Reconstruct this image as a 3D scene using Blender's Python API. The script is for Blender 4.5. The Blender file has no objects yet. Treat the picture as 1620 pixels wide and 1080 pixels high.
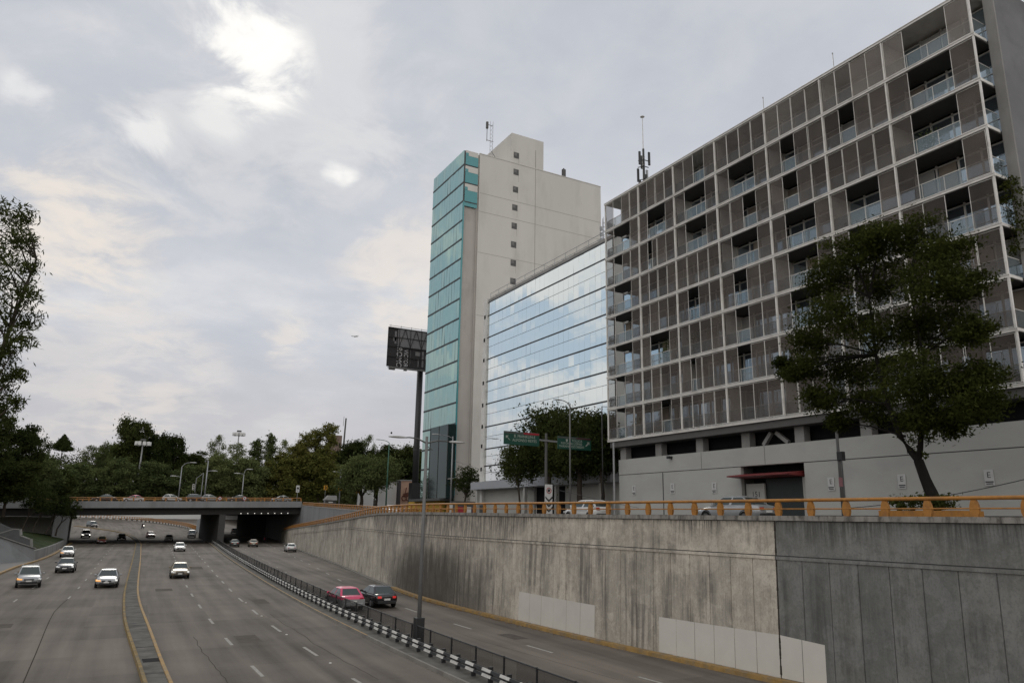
import bpy, math, random
import numpy as np
from mathutils import Vector, Matrix

C = bpy.context.scene.collection
scene = bpy.context.scene
R_ = math.radians

# ---------------------------------------------------------------- camera
F = 1174.0
CAM_H = 6.2
_up = np.array([80, 4905, 1174.0]); _up /= np.linalg.norm(_up)
_y = np.array([-673, -272, F]); _y -= _up * _y.dot(_up); _y /= np.linalg.norm(_y)
_x = np.cross(_y, _up)
if _x[0] < 0: _x = -_x
ROT = np.stack([_x, _y, _up])          # world = ROT @ (right, up, forward)
cam_d = bpy.data.cameras.new('camera')
cam = bpy.data.objects.new('camera', cam_d); C.objects.link(cam)
cam_d.sensor_width = 36.0
cam_d.lens = F / 1620 * 36
cam_d.clip_start = 0.1
cam_d.clip_end = 20000
_m = np.eye(4); _m[:3, 0] = ROT[:, 0]; _m[:3, 1] = ROT[:, 1]; _m[:3, 2] = -ROT[:, 2]; _m[:3, 3] = (0, 0, CAM_H)
cam.matrix_world = Matrix(_m.tolist())
scene.camera = cam

def ray(px, py):
    return ROT @ np.array([px - 810, 540 - py, F])
def at(px, py, x=None, y=None, z=None):
    """survey helper: point of the place seen at a photo pixel, on a given plane"""
    d = ray(px, py)
    if x is not None: t = x / d[0]
    elif y is not None: t = y / d[1]
    else: t = (z - CAM_H) / d[2]
    p = d * t
    return Vector((p[0], p[1], p[2] + CAM_H))

# ---------------------------------------------------------------- sky and sun
def nd(nt, typ, **kw):
    n = nt.nodes.new(typ)
    for k, v in kw.items():
        if k == 'ins':
            for a, b in v.items(): n.inputs[a].default_value = b
        else: setattr(n, k, v)
    return n

def dirn(px, py):
    d = ray(px, py); return d / np.linalg.norm(d)

SUN = dirn(385, 92)
world = bpy.data.worlds.new('World'); scene.world = world
world.use_nodes = True
wt = world.node_tree; wt.nodes.clear()
L = wt.links.new
wout = nd(wt, 'ShaderNodeOutputWorld')
bg = nd(wt, 'ShaderNodeBackground'); bg.inputs['Strength'].default_value = 0.1
L(bg.outputs[0], wout.inputs[0])
sky = nd(wt, 'ShaderNodeTexSky'); sky.sky_type = 'NISHITA'; sky.sun_disc = False
sky.sun_elevation = math.asin(SUN[2]); sky.sun_rotation = math.atan2(SUN[0], SUN[1])
tc = nd(wt, 'ShaderNodeTexCoord')
nrm = nd(wt, 'ShaderNodeVectorMath', operation='NORMALIZE'); L(tc.outputs['Generated'], nrm.inputs[0])
sep = nd(wt, 'ShaderNodeSeparateXYZ'); L(nrm.outputs[0], sep.inputs[0])
def wm(op, a, b=None, c=None, clamp=False):
    n = nd(wt, 'ShaderNodeMath', operation=op); n.use_clamp = clamp
    for i, q in enumerate((a, b, c)):
        if q is None: continue
        if isinstance(q, (int, float)): n.inputs[i].default_value = q
        else: L(q, n.inputs[i])
    return n.outputs[0]
zc = wm('MAXIMUM', sep.outputs['Z'], 0.0)
den = wm('ADD', zc, 0.22)
cx = wm('DIVIDE', sep.outputs['X'], den); cy = wm('DIVIDE', sep.outputs['Y'], den)
cmb = nd(wt, 'ShaderNodeCombineXYZ'); L(cx, cmb.inputs[0]); L(cy, cmb.inputs[1])
def wnoise(scale, detail, rough, loc, vec=None, dist=0.0):
    mp = nd(wt, 'ShaderNodeMapping'); mp.inputs['Location'].default_value = loc
    L(vec or cmb.outputs[0], mp.inputs[0])
    n = nd(wt, 'ShaderNodeTexNoise', ins={'Scale': scale, 'Detail': detail, 'Roughness': rough, 'Distortion': dist})
    L(mp.outputs[0], n.inputs['Vector']); return n
n1 = wnoise(1.5, 7, 0.55, (3.1, 1.7, 0), dist=0.25)
n2 = wnoise(3.4, 6, 0.58, (8.3, 2.2, 4), dist=0.1)
gn0 = wnoise(8.0, 6, 0.6, (4.4, 7.1, 1), dist=0.2)
n3 = wnoise(0.75, 3, 0.5, (1.3, 9.2, 2))
mix = wm('ADD', wm('MULTIPLY', n1.outputs[0], 0.55), wm('ADD', wm('ADD', wm('MULTIPLY', n2.outputs[0], 0.22), wm('MULTIPLY', gn0.outputs[0], 0.08)), wm('MULTIPLY', n3.outputs[0], 0.15)))
cr = nd(wt, 'ShaderNodeValToRGB'); L(mix, cr.inputs[0])
el = cr.color_ramp.elements
el[0].position = 0.36; el[0].color = (0.49, 0.515, 0.57, 1)
el[1].position = 0.68; el[1].color = (0.77, 0.775, 0.79, 1)
e = el.new(0.45); e.color = (0.54, 0.565, 0.62, 1)
e = el.new(0.55); e.color = (0.60, 0.62, 0.67, 1)
col = cr.outputs[0]
def mixc(fac, a, b, typ='MIX'):
    n = nd(wt, 'ShaderNodeMix', data_type='RGBA', blend_type=typ)
    if isinstance(fac, (int, float)): n.inputs[0].default_value = fac
    else: L(fac, n.inputs[0])
    for i, q in ((6, a), (7, b)):
        if isinstance(q, tuple): n.inputs[i].default_value = q
        else: L(q, n.inputs[i])
    return n.outputs[2]
# warm band low over the horizon where the sun sets
low = wm('MULTIPLY', wm('SUBTRACT', 1.0, wm('MULTIPLY', zc, 4.6), clamp=True), 0.62)
col = mixc(low, col, (0.575, 0.515, 0.485, 1))
# thin places in the cloud deck where the sun glows through
warp = wnoise(4.0, 9, 0.66, (2, 2, 7))
wsub = nd(wt, 'ShaderNodeVectorMath', operation='SUBTRACT'); L(warp.outputs['Color'], wsub.inputs[0]); wsub.inputs[1].default_value = (0.5, 0.5, 0.5)
wscl = nd(wt, 'ShaderNodeVectorMath', operation='SCALE'); L(wsub.outputs[0], wscl.inputs[0]); wscl.inputs['Scale'].default_value = 0.24
wadd = nd(wt, 'ShaderNodeVectorMath', operation='ADD'); L(nrm.outputs[0], wadd.inputs[0]); L(wscl.outputs[0], wadd.inputs[1])
wn = nd(wt, 'ShaderNodeVectorMath', operation='NORMALIZE'); L(wadd.outputs[0], wn.inputs[0])
gn = wnoise(5.5, 9, 0.60, (2.6, 2.1, 7), dist=0.4)
def glow(px, py, r_in, r_out, amt, colr):
    global col
    d = nd(wt, 'ShaderNodeVectorMath', operation='DOT_PRODUCT'); L(nrm.outputs[0], d.inputs[0]); d.inputs[1].default_value = tuple(dirn(px, py))
    ang = wm('ARCCOSINE', wm('MINIMUM', d.outputs['Value'], 1.0))
    m = wm('SUBTRACT', 1.0, wm('DIVIDE', ang, R_(r_out * 1.25)))
    v = wm('ADD', wm('MULTIPLY', m, 1.0), wm('MULTIPLY', wm('SUBTRACT', gn.outputs[0], 0.5), 3.8))
    mr = nd(wt, 'ShaderNodeMapRange', interpolation_type='SMOOTHSTEP', ins={1: 0.10, 2: 1.0}); L(v, mr.inputs[0])
    edge = wm('MULTIPLY', m, 2.5, clamp=True)
    col = mixc(wm('MULTIPLY', wm('MULTIPLY', mr.outputs[0], edge), amt), col, colr)
W1 = (1.06, 1.04, 1.00, 1); W2 = (0.86, 0.79, 0.72, 1); W3 = (0.82, 0.81, 0.80, 1)
for g in ((385, 110, 13, 0.5), (330, 90, 7, 0.3), (240, 205, 5, 0.2), (70, 150, 5, 0.2), (560, 110, 8, 0.25), (780, 70, 9, 0.2), (540, 285, 5, 0.35), (1150, 30, 8, 0.2)):
    glow(g[0], g[1], 0, g[2], g[3] * .7, W3)
for g in ((60, 372, 7, 0.75), (130, 368, 5, 0.75), (190, 385, 5, 0.55), (655, 470, 7, 0.7), (690, 430, 8, 0.4), (455, 534, 2.6, 0.7), (150, 590, 8, 0.4), (260, 610, 6, 0.35), (60, 340, 4, .5)):
    glow(g[0], g[1], 0, g[2] * .85, g[3] * .8, W2)
for g in ((388, 80, 3.9, 1.0), (418, 112, 3.2, 1.0), (360, 62, 3.6, 0.9), (355, 165, 2.6, 0.35), (228, 214, 1.8, 0.4), (50, 150, 1.8, 0.35), (525, 272, .9, 0.5), (543, 279, .9, .55), (558, 276, .7, .4)):
    glow(g[0], g[1], 0, g[2], g[3], W1)
# the deck breaks up to the left of and behind the camera: blue sky between bright cumulus
d0 = ray(935, 425); d0[0] = -d0[0]; d0 /= np.linalg.norm(d0)
dd = nd(wt, 'ShaderNodeVectorMath', operation='DOT_PRODUCT'); L(nrm.outputs[0], dd.inputs[0]); dd.inputs[1].default_value = tuple(d0)
mr = nd(wt, 'ShaderNodeMapRange', interpolation_type='SMOOTHSTEP'); L(dd.outputs['Value'], mr.inputs[0])
mr.inputs[1].default_value = math.cos(R_(19)); mr.inputs[2].default_value = math.cos(R_(3))
nb = wnoise(2.6, 9, 0.58, (5.2, 0.4, 3), dist=0.3)
br = nd(wt, 'ShaderNodeMapRange', interpolation_type='SMOOTHSTEP'); L(nb.outputs[0], br.inputs[0])
br.inputs[1].default_value = 0.57; br.inputs[2].default_value = 0.42
cum = mixc(wm('MULTIPLY', n2.outputs[0], 1.0), (0.66, 0.69, 0.71, 1), (0.90, 0.885, 0.85, 1))
bs = nd(wt, 'ShaderNodeVectorMath', operation='SCALE'); L(sky.outputs[0], bs.inputs[0]); bs.inputs['Scale'].default_value = 0.1
blue = mixc(0.85, bs.outputs[0], (0.50, 0.60, 0.69, 1))
brk = mixc(br.outputs[0], cum, blue)
col = mixc(mr.outputs[0], col, brk)
# the clouds behind and beside the camera face the low sun and are brighter
hz_ = nd(wt, 'ShaderNodeVectorMath', operation='DOT_PRODUCT'); L(nrm.outputs[0], hz_.inputs[0]); hz_.inputs[1].default_value = (-0.5, -0.86, 0.0)
bt = nd(wt, 'ShaderNodeMapRange', interpolation_type='SMOOTHSTEP', ins={1: -0.25, 2: 0.65, 3: 0.0, 4: 1.0}); L(hz_.outputs['Value'], bt.inputs[0])
tint = mixc(bt.outputs[0], (1, 1, 1, 1), (2.20, 2.08, 1.88, 1))
col = mixc(1.0, col, tint, 'MULTIPLY')
sc10 = nd(wt, 'ShaderNodeVectorMath', operation='SCALE'); L(col, sc10.inputs[0]); sc10.inputs['Scale'].default_value = 10.0
L(sc10.outputs[0], bg.inputs['Color'])

sd = bpy.data.lights.new('sun', 'SUN'); sd.energy = 0.6; sd.angle = R_(16); sd.color = (1.0, 0.95, 0.86)
sun = bpy.data.objects.new('sun', sd); C.objects.link(sun)
sun.rotation_euler = Vector((-SUN[0], -SUN[1], -SUN[2])).to_track_quat('-Z', 'Y').to_euler()
scene.view_settings.view_transform = 'Standard'
scene.view_settings.look = 'None'
scene.view_settings.exposure = 0.0
scene.view_settings.gamma = 1.0

# ---------------------------------------------------------------- object helpers
def thing(name, label, cat, loc=(0, 0, 0), rz=0.0, group=None):
    o = bpy.data.objects.new(name, None); C.objects.link(o)
    o.empty_display_size = 0.3
    o.location = loc; o.rotation_euler = (0, 0, rz)
    o['label'] = label; o['category'] = cat
    if group: o['group'] = group
    return o

def copy_tree(o, parent=None):
    c = o.copy(); C.objects.link(c); c.parent = parent
    for ch in list(o.children): copy_tree(ch, c)
    return c

class MB:
    """collects faces, then links them as ONE mesh object"""
    def __init__(s): s.v = []; s.f = []; s.m = []; s.cm = 0
    def add(s, vs, fs):
        b = len(s.v); s.v += [tuple(p) for p in vs]
        s.f += [tuple(i + b for i in f) for f in fs]; s.m += [s.cm] * len(fs); return s
    def mat(s, i): s.cm = i; return s
    def quad(s, a, b, c, d): return s.add([a, b, c, d], [(0, 1, 2, 3)])
    def hexa(s, p):   # 4 bottom (ccw) + 4 top
        return s.add(p, [(3, 2, 1, 0), (4, 5, 6, 7), (0, 1, 5, 4), (1, 2, 6, 5), (2, 3, 7, 6), (3, 0, 4, 7)])
    def box(s, x0, x1, y0, y1, z0, z1):
        return s.hexa([(x0, y0, z0), (x1, y0, z0), (x1, y1, z0), (x0, y1, z0), (x0, y0, z1), (x1, y0, z1), (x1, y1, z1), (x0, y1, z1)])
    def bevbox(s, x0, x1, y0, y1, z0, z1, b):
        P = []
        for z, k in ((z0, b), (z0 + b, 0), (z1 - b, 0), (z1, b)):
            P.append([(x0 + b, y0 + k, z), (x1 - b, y0 + k, z), (x1 - k, y0 + b, z), (x1 - k, y1 - b, z), (x1 - b, y1 - k, z), (x0 + b, y1 - k, z), (x0 + k, y1 - b, z), (x0 + k, y0 + b, z)])
        return s.loft(P, True)
    def loft(s, rings, cap=True, closed=True):
        n = len(rings[0]); vs = [p for r in rings for p in r]; fs = []
        for i in range(len(rings) - 1):
            for j in range(n if closed else n - 1):
                k = (j + 1) % n
                fs.append((i * n + j, i * n + k, (i + 1) * n + k, (i + 1) * n + j))
        if cap and closed:
            fs.append(tuple(range(n - 1, -1, -1))); fs.append(tuple((len(rings) - 1) * n + j for j in range(n)))
        return s.add(vs, fs)
    def tube(s, pts, r, n=8, cap=True):
        pts = [Vector(p) for p in pts]; rings = []
        rs = r if isinstance(r, (list, tuple)) else [r] * len(pts)
        for i, p in enumerate(pts):
            t = (pts[min(i + 1, len(pts) - 1)] - pts[max(i - 1, 0)]).normalized()
            a = Vector((0, 0, 1)) if abs(t.z) < 0.9 else Vector((0, 1, 0))
            u = t.cross(a).normalized(); w = t.cross(u).normalized()
            rings.append([p + (u * math.cos(q) + w * math.sin(q)) * rs[i] for q in [2 * math.pi * k / n for k in range(n)]])
        return s.loft(rings, cap)
    def beam(s, a, b, w, h):
        a = Vector(a); b = Vector(b); t = (b - a).normalized()
        z = Vector((0, 0, 1)) if abs(t.z) < 0.95 else Vector((0, 1, 0))
        u = t.cross(z).normalized() * w / 2; q = u.cross(t).normalized() * h / 2
        return s.hexa([a - u - q, a + u - q, b + u - q, b - u - q, a - u + q, a + u + q, b + u + q, b - u + q])
    def cyl(s, c, axis, r, h, n=16):
        c = Vector(c); t = Vector(axis).normalized()
        return s.tube([c - t * h / 2, c + t * h / 2], r, n)
    def prism(s, poly, off):
        n = len(poly); off = Vector(off); a = [Vector(p) for p in poly]
        return s.add(a + [p + off for p in a], [tuple(range(n - 1, -1, -1)), tuple(range(n, 2 * n))] + [(i, (i + 1) % n, n + (i + 1) % n, n + i) for i in range(n)])
    def ball(s, c, rx, ry, rz, nu=10, nv=6):
        rings = []
        for i in range(nv + 1):
            a = -math.pi / 2 + math.pi * i / nv; k = max(math.cos(a), 0.02)
            rings.append([(c[0] + rx * k * math.cos(2 * math.pi * j / nu), c[1] + ry * k * math.sin(2 * math.pi * j / nu), c[2] + rz * math.sin(a)) for j in range(nu)])
        return s.loft(rings, True)
    def build(s, name, mats, parent=None, world=False, smooth=False, origin=None, sub=0):
        me = bpy.data.meshes.new(name)
        v = s.v
        if world and parent is not None:
            l = parent.location; v = [(p[0] - l[0], p[1] - l[1], p[2] - l[2]) for p in v]
        if origin is not None: v = [(p[0] - origin[0], p[1] - origin[1], p[2] - origin[2]) for p in v]
        me.from_pydata(v, [], s.f)
        for m in (mats if isinstance(mats, (list, tuple)) else [mats]): me.materials.append(m)
        if len(me.materials) > 1: me.polygons.foreach_set('material_index', s.m)
        if smooth: me.polygons.foreach_set('use_smooth', [True] * len(s.f))
        me.update()
        o = bpy.data.objects.new(name, me); C.objects.link(o)
        if parent is not None: o.parent = parent
        if origin is not None: o.location = origin
        if sub:
            md = o.modifiers.new('subdivision', 'SUBSURF'); md.levels = sub; md.render_levels = sub
        return o

def tag(o, label=None, cat=None, group=None, kind=None):
    if label: o['label'] = label
    if cat: o['category'] = cat
    if group: o['group'] = group
    if kind: o['kind'] = kind
    return o
def struct(o): o['kind'] = 'structure'; return o

def text_mesh(name, body, size, mat, parent, loc, rot, align='CENTER', sx=1.0, depth=0.004):
    cu = bpy.data.curves.new(name, 'FONT'); cu.body = body; cu.size = size; cu.align_x = align; cu.align_y = 'CENTER'; cu.extrude = depth; cu.resolution_u = 3
    t = bpy.data.objects.new(name, cu); C.objects.link(t)
    dg = bpy.context.evaluated_depsgraph_get()
    me = bpy.data.meshes.new_from_object(t.evaluated_get(dg)); me.name = name
    bpy.data.objects.remove(t)
    me.materials.clear(); me.materials.append(mat)
    o = bpy.data.objects.new(name, me); C.objects.link(o); o.parent = parent
    o.location = loc; o.rotation_euler = rot; o.scale = (sx, 1, 1)
    return o

# ---------------------------------------------------------------- materials
def base_mat(name):
    m = bpy.data.materials.new(name); m.use_nodes = True
    nt = m.node_tree; return m, nt, nt.nodes['Principled BSDF']
def hexf(c): return (c[0], c[1], c[2], 1)

def mat(name, c, rough=0.7, metal=0.0, var=0.12, scale=3.0, stretch=(1, 1, 1), bump=0.0, spec=0.5, dirt=None, emit=None, bscale=30.0):
    """a surface with some uneven tone: colour varied by noise in world space, optional dirt colour in patches"""
    m, nt, b = base_mat(name); l = nt.links.new
    g = nd(nt, 'ShaderNodeNewGeometry')
    mp = nd(nt, 'ShaderNodeMapping'); mp.inputs['Scale'].default_value = stretch; l(g.outputs['Position'], mp.inputs[0])
    n = nd(nt, 'ShaderNodeTexNoise', ins={'Scale': scale, 'Detail': 5, 'Roughness': 0.6}); l(mp.outputs[0], n.inputs['Vector'])
    r = nd(nt, 'ShaderNodeMapRange', ins={1: 0.25, 2: 0.75, 3: 1 - var, 4: 1 + var}); l(n.outputs[0], r.inputs[0])
    v = nd(nt, 'ShaderNodeVectorMath', operation='SCALE'); v.inputs[0].default_value = c; l(r.outputs[0], v.inputs['Scale'])
    out = v.outputs[0]
    if dirt:
        dc, amt, ds = dirt
        n2 = nd(nt, 'ShaderNodeTexNoise', ins={'Scale': ds, 'Detail': 6, 'Roughness': 0.65}); l(mp.outputs[0], n2.inputs['Vector'])
        r2 = nd(nt, 'ShaderNodeMapRange', ins={1: 0.48, 2: 0.68, 3: 0, 4: amt}); l(n2.outputs[0], r2.inputs[0])
        mx = nd(nt, 'ShaderNodeMix', data_type='RGBA'); l(r2.outputs[0], mx.inputs[0]); l(out, mx.inputs[6]); mx.inputs[7].default_value = hexf(dc)
        out = mx.outputs[2]
    l(out, b.inputs['Base Color'])
    b.inputs['Roughness'].default_value = rough; b.inputs['Metallic'].default_value = metal
    b.inputs['Specular IOR Level'].default_value = spec if rough < .85 else min(spec, 0.12)
    if emit:
        b.inputs['Emission Color'].default_value = hexf(emit[0]); b.inputs['Emission Strength'].default_value = emit[1]
    if bump:
        nb_ = nd(nt, 'ShaderNodeTexNoise', ins={'Scale': bscale, 'Detail': 4}); l(g.outputs['Position'], nb_.inputs['Vector'])
        bp = nd(nt, 'ShaderNodeBump', ins={'Strength': bump, 'Distance': 0.02}); l(nb_.outputs[0], bp.inputs['Height']); l(bp.outputs[0], b.inputs['Normal'])
    return m

def leaf_mat(name, c1, c2, scale=0.25, trans=0.25):
    """leaves: hue differs between twigs (noise in world space)"""
    m, nt, b = base_mat(name); l = nt.links.new
    g = nd(nt, 'ShaderNodeNewGeometry')
    n = nd(nt, 'ShaderNodeTexNoise', ins={'Scale': scale, 'Detail': 4, 'Roughness': 0.7}); l(g.outputs['Position'], n.inputs['Vector'])
    oi = nd(nt, 'ShaderNodeObjectInfo')
    ad = nd(nt, 'ShaderNodeMath', operation='MULTIPLY_ADD'); l(oi.outputs['Random'], ad.inputs[0]); ad.inputs[1].default_value = 0.3; l(n.outputs[0], ad.inputs[2])
    r = nd(nt, 'ShaderNodeMapRange', ins={1: 0.4, 2: 0.9, 3: 0, 4: 1}); l(ad.outputs[0], r.inputs[0])
    mx = nd(nt, 'ShaderNodeMix', data_type='RGBA'); l(r.outputs[0], mx.inputs[0]); mx.inputs[6].default_value = hexf(c1); mx.inputs[7].default_value = hexf(c2)
    nt.nodes.remove(b)
    d = nd(nt, 'ShaderNodeBsdfDiffuse'); t = nd(nt, 'ShaderNodeBsdfTranslucent')
    l(mx.outputs[2], d.inputs[0]); l(mx.outputs[2], t.inputs[0])
    ms = nd(nt, 'ShaderNodeMixShader'); ms.inputs[0].default_value = trans; l(d.outputs[0], ms.inputs[1]); l(t.outputs[0], ms.inputs[2])
    l(ms.outputs[0], nt.nodes['Material Output'].inputs[0])
    return m

def glass_mirror(name, tint, rough=0.02, metal=0.9, base=None):
    m, nt, b = base_mat(name)
    b.inputs['Base Color'].default_value = hexf(tint); b.inputs['Metallic'].default_value = metal; b.inputs['Roughness'].default_value = rough
    return m

def mesh_mat(name, c, alpha, metal=0.0, rough=0.6, var=0.15):
    """fine perforated or woven metal, too fine to resolve: part of the light passes through"""
    m, nt, b = base_mat(name); l = nt.links.new
    g = nd(nt, 'ShaderNodeNewGeometry')
    n = nd(nt, 'ShaderNodeTexNoise', ins={'Scale': 0.8, 'Detail': 5, 'Roughness': 0.6}); l(g.outputs['Position'], n.inputs['Vector'])
    r = nd(nt, 'ShaderNodeMapRange', ins={1: 0.25, 2: 0.75, 3: 1 - var, 4: 1 + var}); l(n.outputs[0], r.inputs[0])
    oi = nd(nt, 'ShaderNodeObjectInfo')       # no two sheets are worn and dusty alike
    ad = nd(nt, 'ShaderNodeMath', operation='ADD'); l(oi.outputs['Random'], ad.inputs[0]); l(g.outputs['Random Per Island'], ad.inputs[1])
    fr = nd(nt, 'ShaderNodeMath', operation='FRACT'); l(ad.outputs[0], fr.inputs[0])
    r3 = nd(nt, 'ShaderNodeMapRange', ins={3: 0.72, 4: 1.34}); l(fr.outputs[0], r3.inputs[0])
    mu = nd(nt, 'ShaderNodeMath', operation='MULTIPLY'); l(r.outputs[0], mu.inputs[0]); l(r3.outputs[0], mu.inputs[1])
    v = nd(nt, 'ShaderNodeVectorMath', operation='SCALE'); v.inputs[0].default_value = c; l(mu.outputs[0], v.inputs['Scale'])
    l(v.outputs[0], b.inputs['Base Color']); b.inputs['Roughness'].default_value = rough; b.inputs['Metallic'].default_value = metal
    r4 = nd(nt, 'ShaderNodeMapRange', ins={3: alpha * 0.86, 4: min(1.0, alpha * 1.16)}); l(fr.outputs[0], r4.inputs[0]); l(r4.outputs[0], b.inputs['Alpha'])
    return m

M = {}
M['road'] = None  # built below
M['yellow_kerb'] = mat('kerb_yellow_paint', (0.27, 0.165, 0.05), 0.8, var=0.3, scale=2.5, dirt=((0.16, 0.14, 0.11), 0.85, 1.6))
M['kerb_worn'] = mat('worn_yellow_kerb', (0.22, 0.16, 0.075), 0.9, var=0.3, scale=2, dirt=((0.12, 0.11, 0.09), 0.9, 1.2))
M['kerb'] = mat('kerb_concrete', (0.20, 0.19, 0.17), 0.9, var=0.2, scale=2, dirt=((0.10, 0.095, 0.09), 0.7, 1.0))
M['marking'] = mat('road_marking_paint', (0.30, 0.29, 0.265), 0.86, var=0.25, scale=4, dirt=((0.22, 0.21, 0.20), 0.8, 3.0))
M['median'] = mat('median_slab_concrete', (0.115, 0.11, 0.10), 0.9, var=0.3, scale=1.3, dirt=((0.05, 0.047, 0.042), 0.7, 0.9))
M['crack'] = mat('dirt_filled_crack', (0.05, 0.044, 0.038), 1.0, spec=0.0)
M['dark'] = mat('dark_void', (0.012, 0.012, 0.013), 0.9, var=0.05)
M['orange'] = mat('orange_rail_paint', (0.325, 0.140, 0.021), 0.6, var=0.15, scale=5, dirt=((0.15, 0.07, 0.022), 0.6, 3.0))
M['black'] = mat('black_painted_steel', (0.016, 0.016, 0.017), 0.5, var=0.1)
M['white_paint'] = mat('white_paint', (0.50, 0.49, 0.46), 0.6, var=0.1, scale=4, dirt=((0.3, 0.28, 0.25), 0.5, 5))
M['galv'] = mat('galvanised_steel', (0.26, 0.265, 0.27), 0.45, 0.5, var=0.12, scale=4)
M['dark_steel'] = mat('dark_grey_steel', (0.06, 0.06, 0.058), 0.55, var=0.15)
M['conc'] = mat('plain_concrete', (0.27, 0.265, 0.255), 0.9, var=0.14, scale=0.5, stretch=(1, 1, 0.4), bump=0.15, dirt=((0.15, 0.145, 0.135), 0.6, 0.35))
M['bridge'] = mat('bridge_concrete', (0.24, 0.245, 0.25), 0.85, var=0.12, scale=0.4, stretch=(1, 1, 0.2), dirt=((0.14, 0.14, 0.135), 0.5, 0.3))
M['asphalt'] = mat('street_asphalt', (0.075, 0.074, 0.072), 0.9, var=0.15, scale=0.6, bump=0.2)
M['pave'] = mat('pavement_concrete', (0.20, 0.195, 0.185), 0.9, var=0.15, scale=0.9)
M['ground'] = mat('ground_earth', (0.055, 0.05, 0.04), 1.0, var=0.3, scale=0.1)
M['grassm'] = mat('grass_turf', (0.024, 0.038, 0.011), 1.0, var=0.4, scale=0.7, dirt=((0.05, 0.045, 0.025), 0.5, 0.25))
M['bark'] = mat('bark', (0.055, 0.045, 0.036), 0.95, var=0.3, scale=4, stretch=(1, 1, 0.3), bump=0.4)

def road_mat():
    m, nt, b = base_mat('road_concrete'); l = nt.links.new
    g = nd(nt, 'ShaderNodeNewGeometry')
    # lane coordinate: the road bends, and wheels wear it along the lanes
    sp0 = nd(nt, 'ShaderNodeSeparateXYZ'); l(g.outputs['Position'], sp0.inputs[0])
    def m0(op, a, b_):
        q = nd(nt, 'ShaderNodeMath', operation=op)
        for i, v in enumerate((a, b_)):
            if isinstance(v, (int, float)): q.inputs[i].default_value = v
            else: l(v, q.inputs[i])
        return q.outputs[0]
    Y_ = sp0.outputs['Y']
    cen = m0('ADD', m0('MULTIPLY', m0('ADD', m0('MULTIPLY', m0('ADD', m0('MULTIPLY', Y_, -1.6210e-06), 6.3268e-04), Y_), -7.9170e-03), Y_), 6.4014)
    U_ = m0('SUBTRACT', sp0.outputs['X'], cen)
    cu_ = nd(nt, 'ShaderNodeCombineXYZ'); l(U_, cu_.inputs[0]); l(Y_, cu_.inputs[1])
    mp = nd(nt, 'ShaderNodeMapping'); mp.inputs['Scale'].default_value = (1, 0.045, 1); l(cu_.outputs[0], mp.inputs[0])
    n1_ = nd(nt, 'ShaderNodeTexNoise', ins={'Scale': 1.0, 'Detail': 4, 'Roughness': 0.5}); l(mp.outputs[0], n1_.inputs['Vector'])
    n2_ = nd(nt, 'ShaderNodeTexNoise', ins={'Scale': 0.16, 'Detail': 6, 'Roughness': 0.6}); l(g.outputs['Position'], n2_.inputs['Vector'])
    n3_ = nd(nt, 'ShaderNodeTexNoise', ins={'Scale': 9.0, 'Detail': 3}); l(g.outputs['Position'], n3_.inputs['Vector'])
    # slabs cast 4.5 m long: each a slightly different grey
    sp = nd(nt, 'ShaderNodeSeparateXYZ'); l(g.outputs['Position'], sp.inputs[0])
    fy = nd(nt, 'ShaderNodeMath', operation='DIVIDE'); l(sp.outputs['Y'], fy.inputs[0]); fy.inputs[1].default_value = 5.0
    fx = nd(nt, 'ShaderNodeMath', operation='DIVIDE'); l(U_, fx.inputs[0]); fx.inputs[1].default_value = 3.35
    fl = nd(nt, 'ShaderNodeMath', operation='FLOOR'); l(fy.outputs[0], fl.inputs[0]); fl2 = nd(nt, 'ShaderNodeMath', operation='FLOOR'); l(fx.outputs[0], fl2.inputs[0])
    cb = nd(nt, 'ShaderNodeCombineXYZ'); l(fl.outputs[0], cb.inputs[0]); l(fl2.outputs[0], cb.inputs[1])
    wn_ = nd(nt, 'ShaderNodeTexWhiteNoise', noise_dimensions='2D'); l(cb.outputs[0], wn_.inputs['Vector'])
    def mm(op, a, b_):
        q = nd(nt, 'ShaderNodeMath', operation=op)
        for i, v in enumerate((a, b_)):
            if isinstance(v, (int, float)): q.inputs[i].default_value = v
            else: l(v, q.inputs[i])
        return q.outputs[0]
    s = mm('ADD', mm('MULTIPLY', n1_.outputs[0], 0.50), mm('MULTIPLY', n2_.outputs[0], 0.36))
    s = mm('ADD', s, mm('MULTIPLY', n3_.outputs[0], 0.06))
    s = mm('ADD', s, mm('MULTIPLY', wn_.outputs['Value'], 0.085))
    fr = nd(nt, 'ShaderNodeMath', operation='FRACT'); l(fy.outputs[0], fr.inputs[0])
    jt = mm('LESS_THAN', fr.outputs[0], 0.009)
    s = mm('SUBTRACT', s, mm('MULTIPLY', jt, 0.06))
    rp = nd(nt, 'ShaderNodeValToRGB'); l(s, rp.inputs[0])
    rp.color_ramp.elements[0].position = 0.34; rp.color_ramp.elements[0].color = (0.054, 0.046, 0.039, 1)
    rp.color_ramp.elements[1].position = 0.62; rp.color_ramp.elements[1].color = (0.156, 0.136, 0.115, 1)
    l(rp.outputs[0], b.inputs['Base Color']); b.inputs['Roughness'].default_value = 0.8; b.inputs['Specular IOR Level'].default_value = 0.16
    bp = nd(nt, 'ShaderNodeBump', ins={'Strength': 0.12, 'Distance': 0.01}); l(n3_.outputs[0], bp.inputs['Height']); l(bp.outputs[0], b.inputs['Normal'])
    return m
M['road'] = road_mat()

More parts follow.
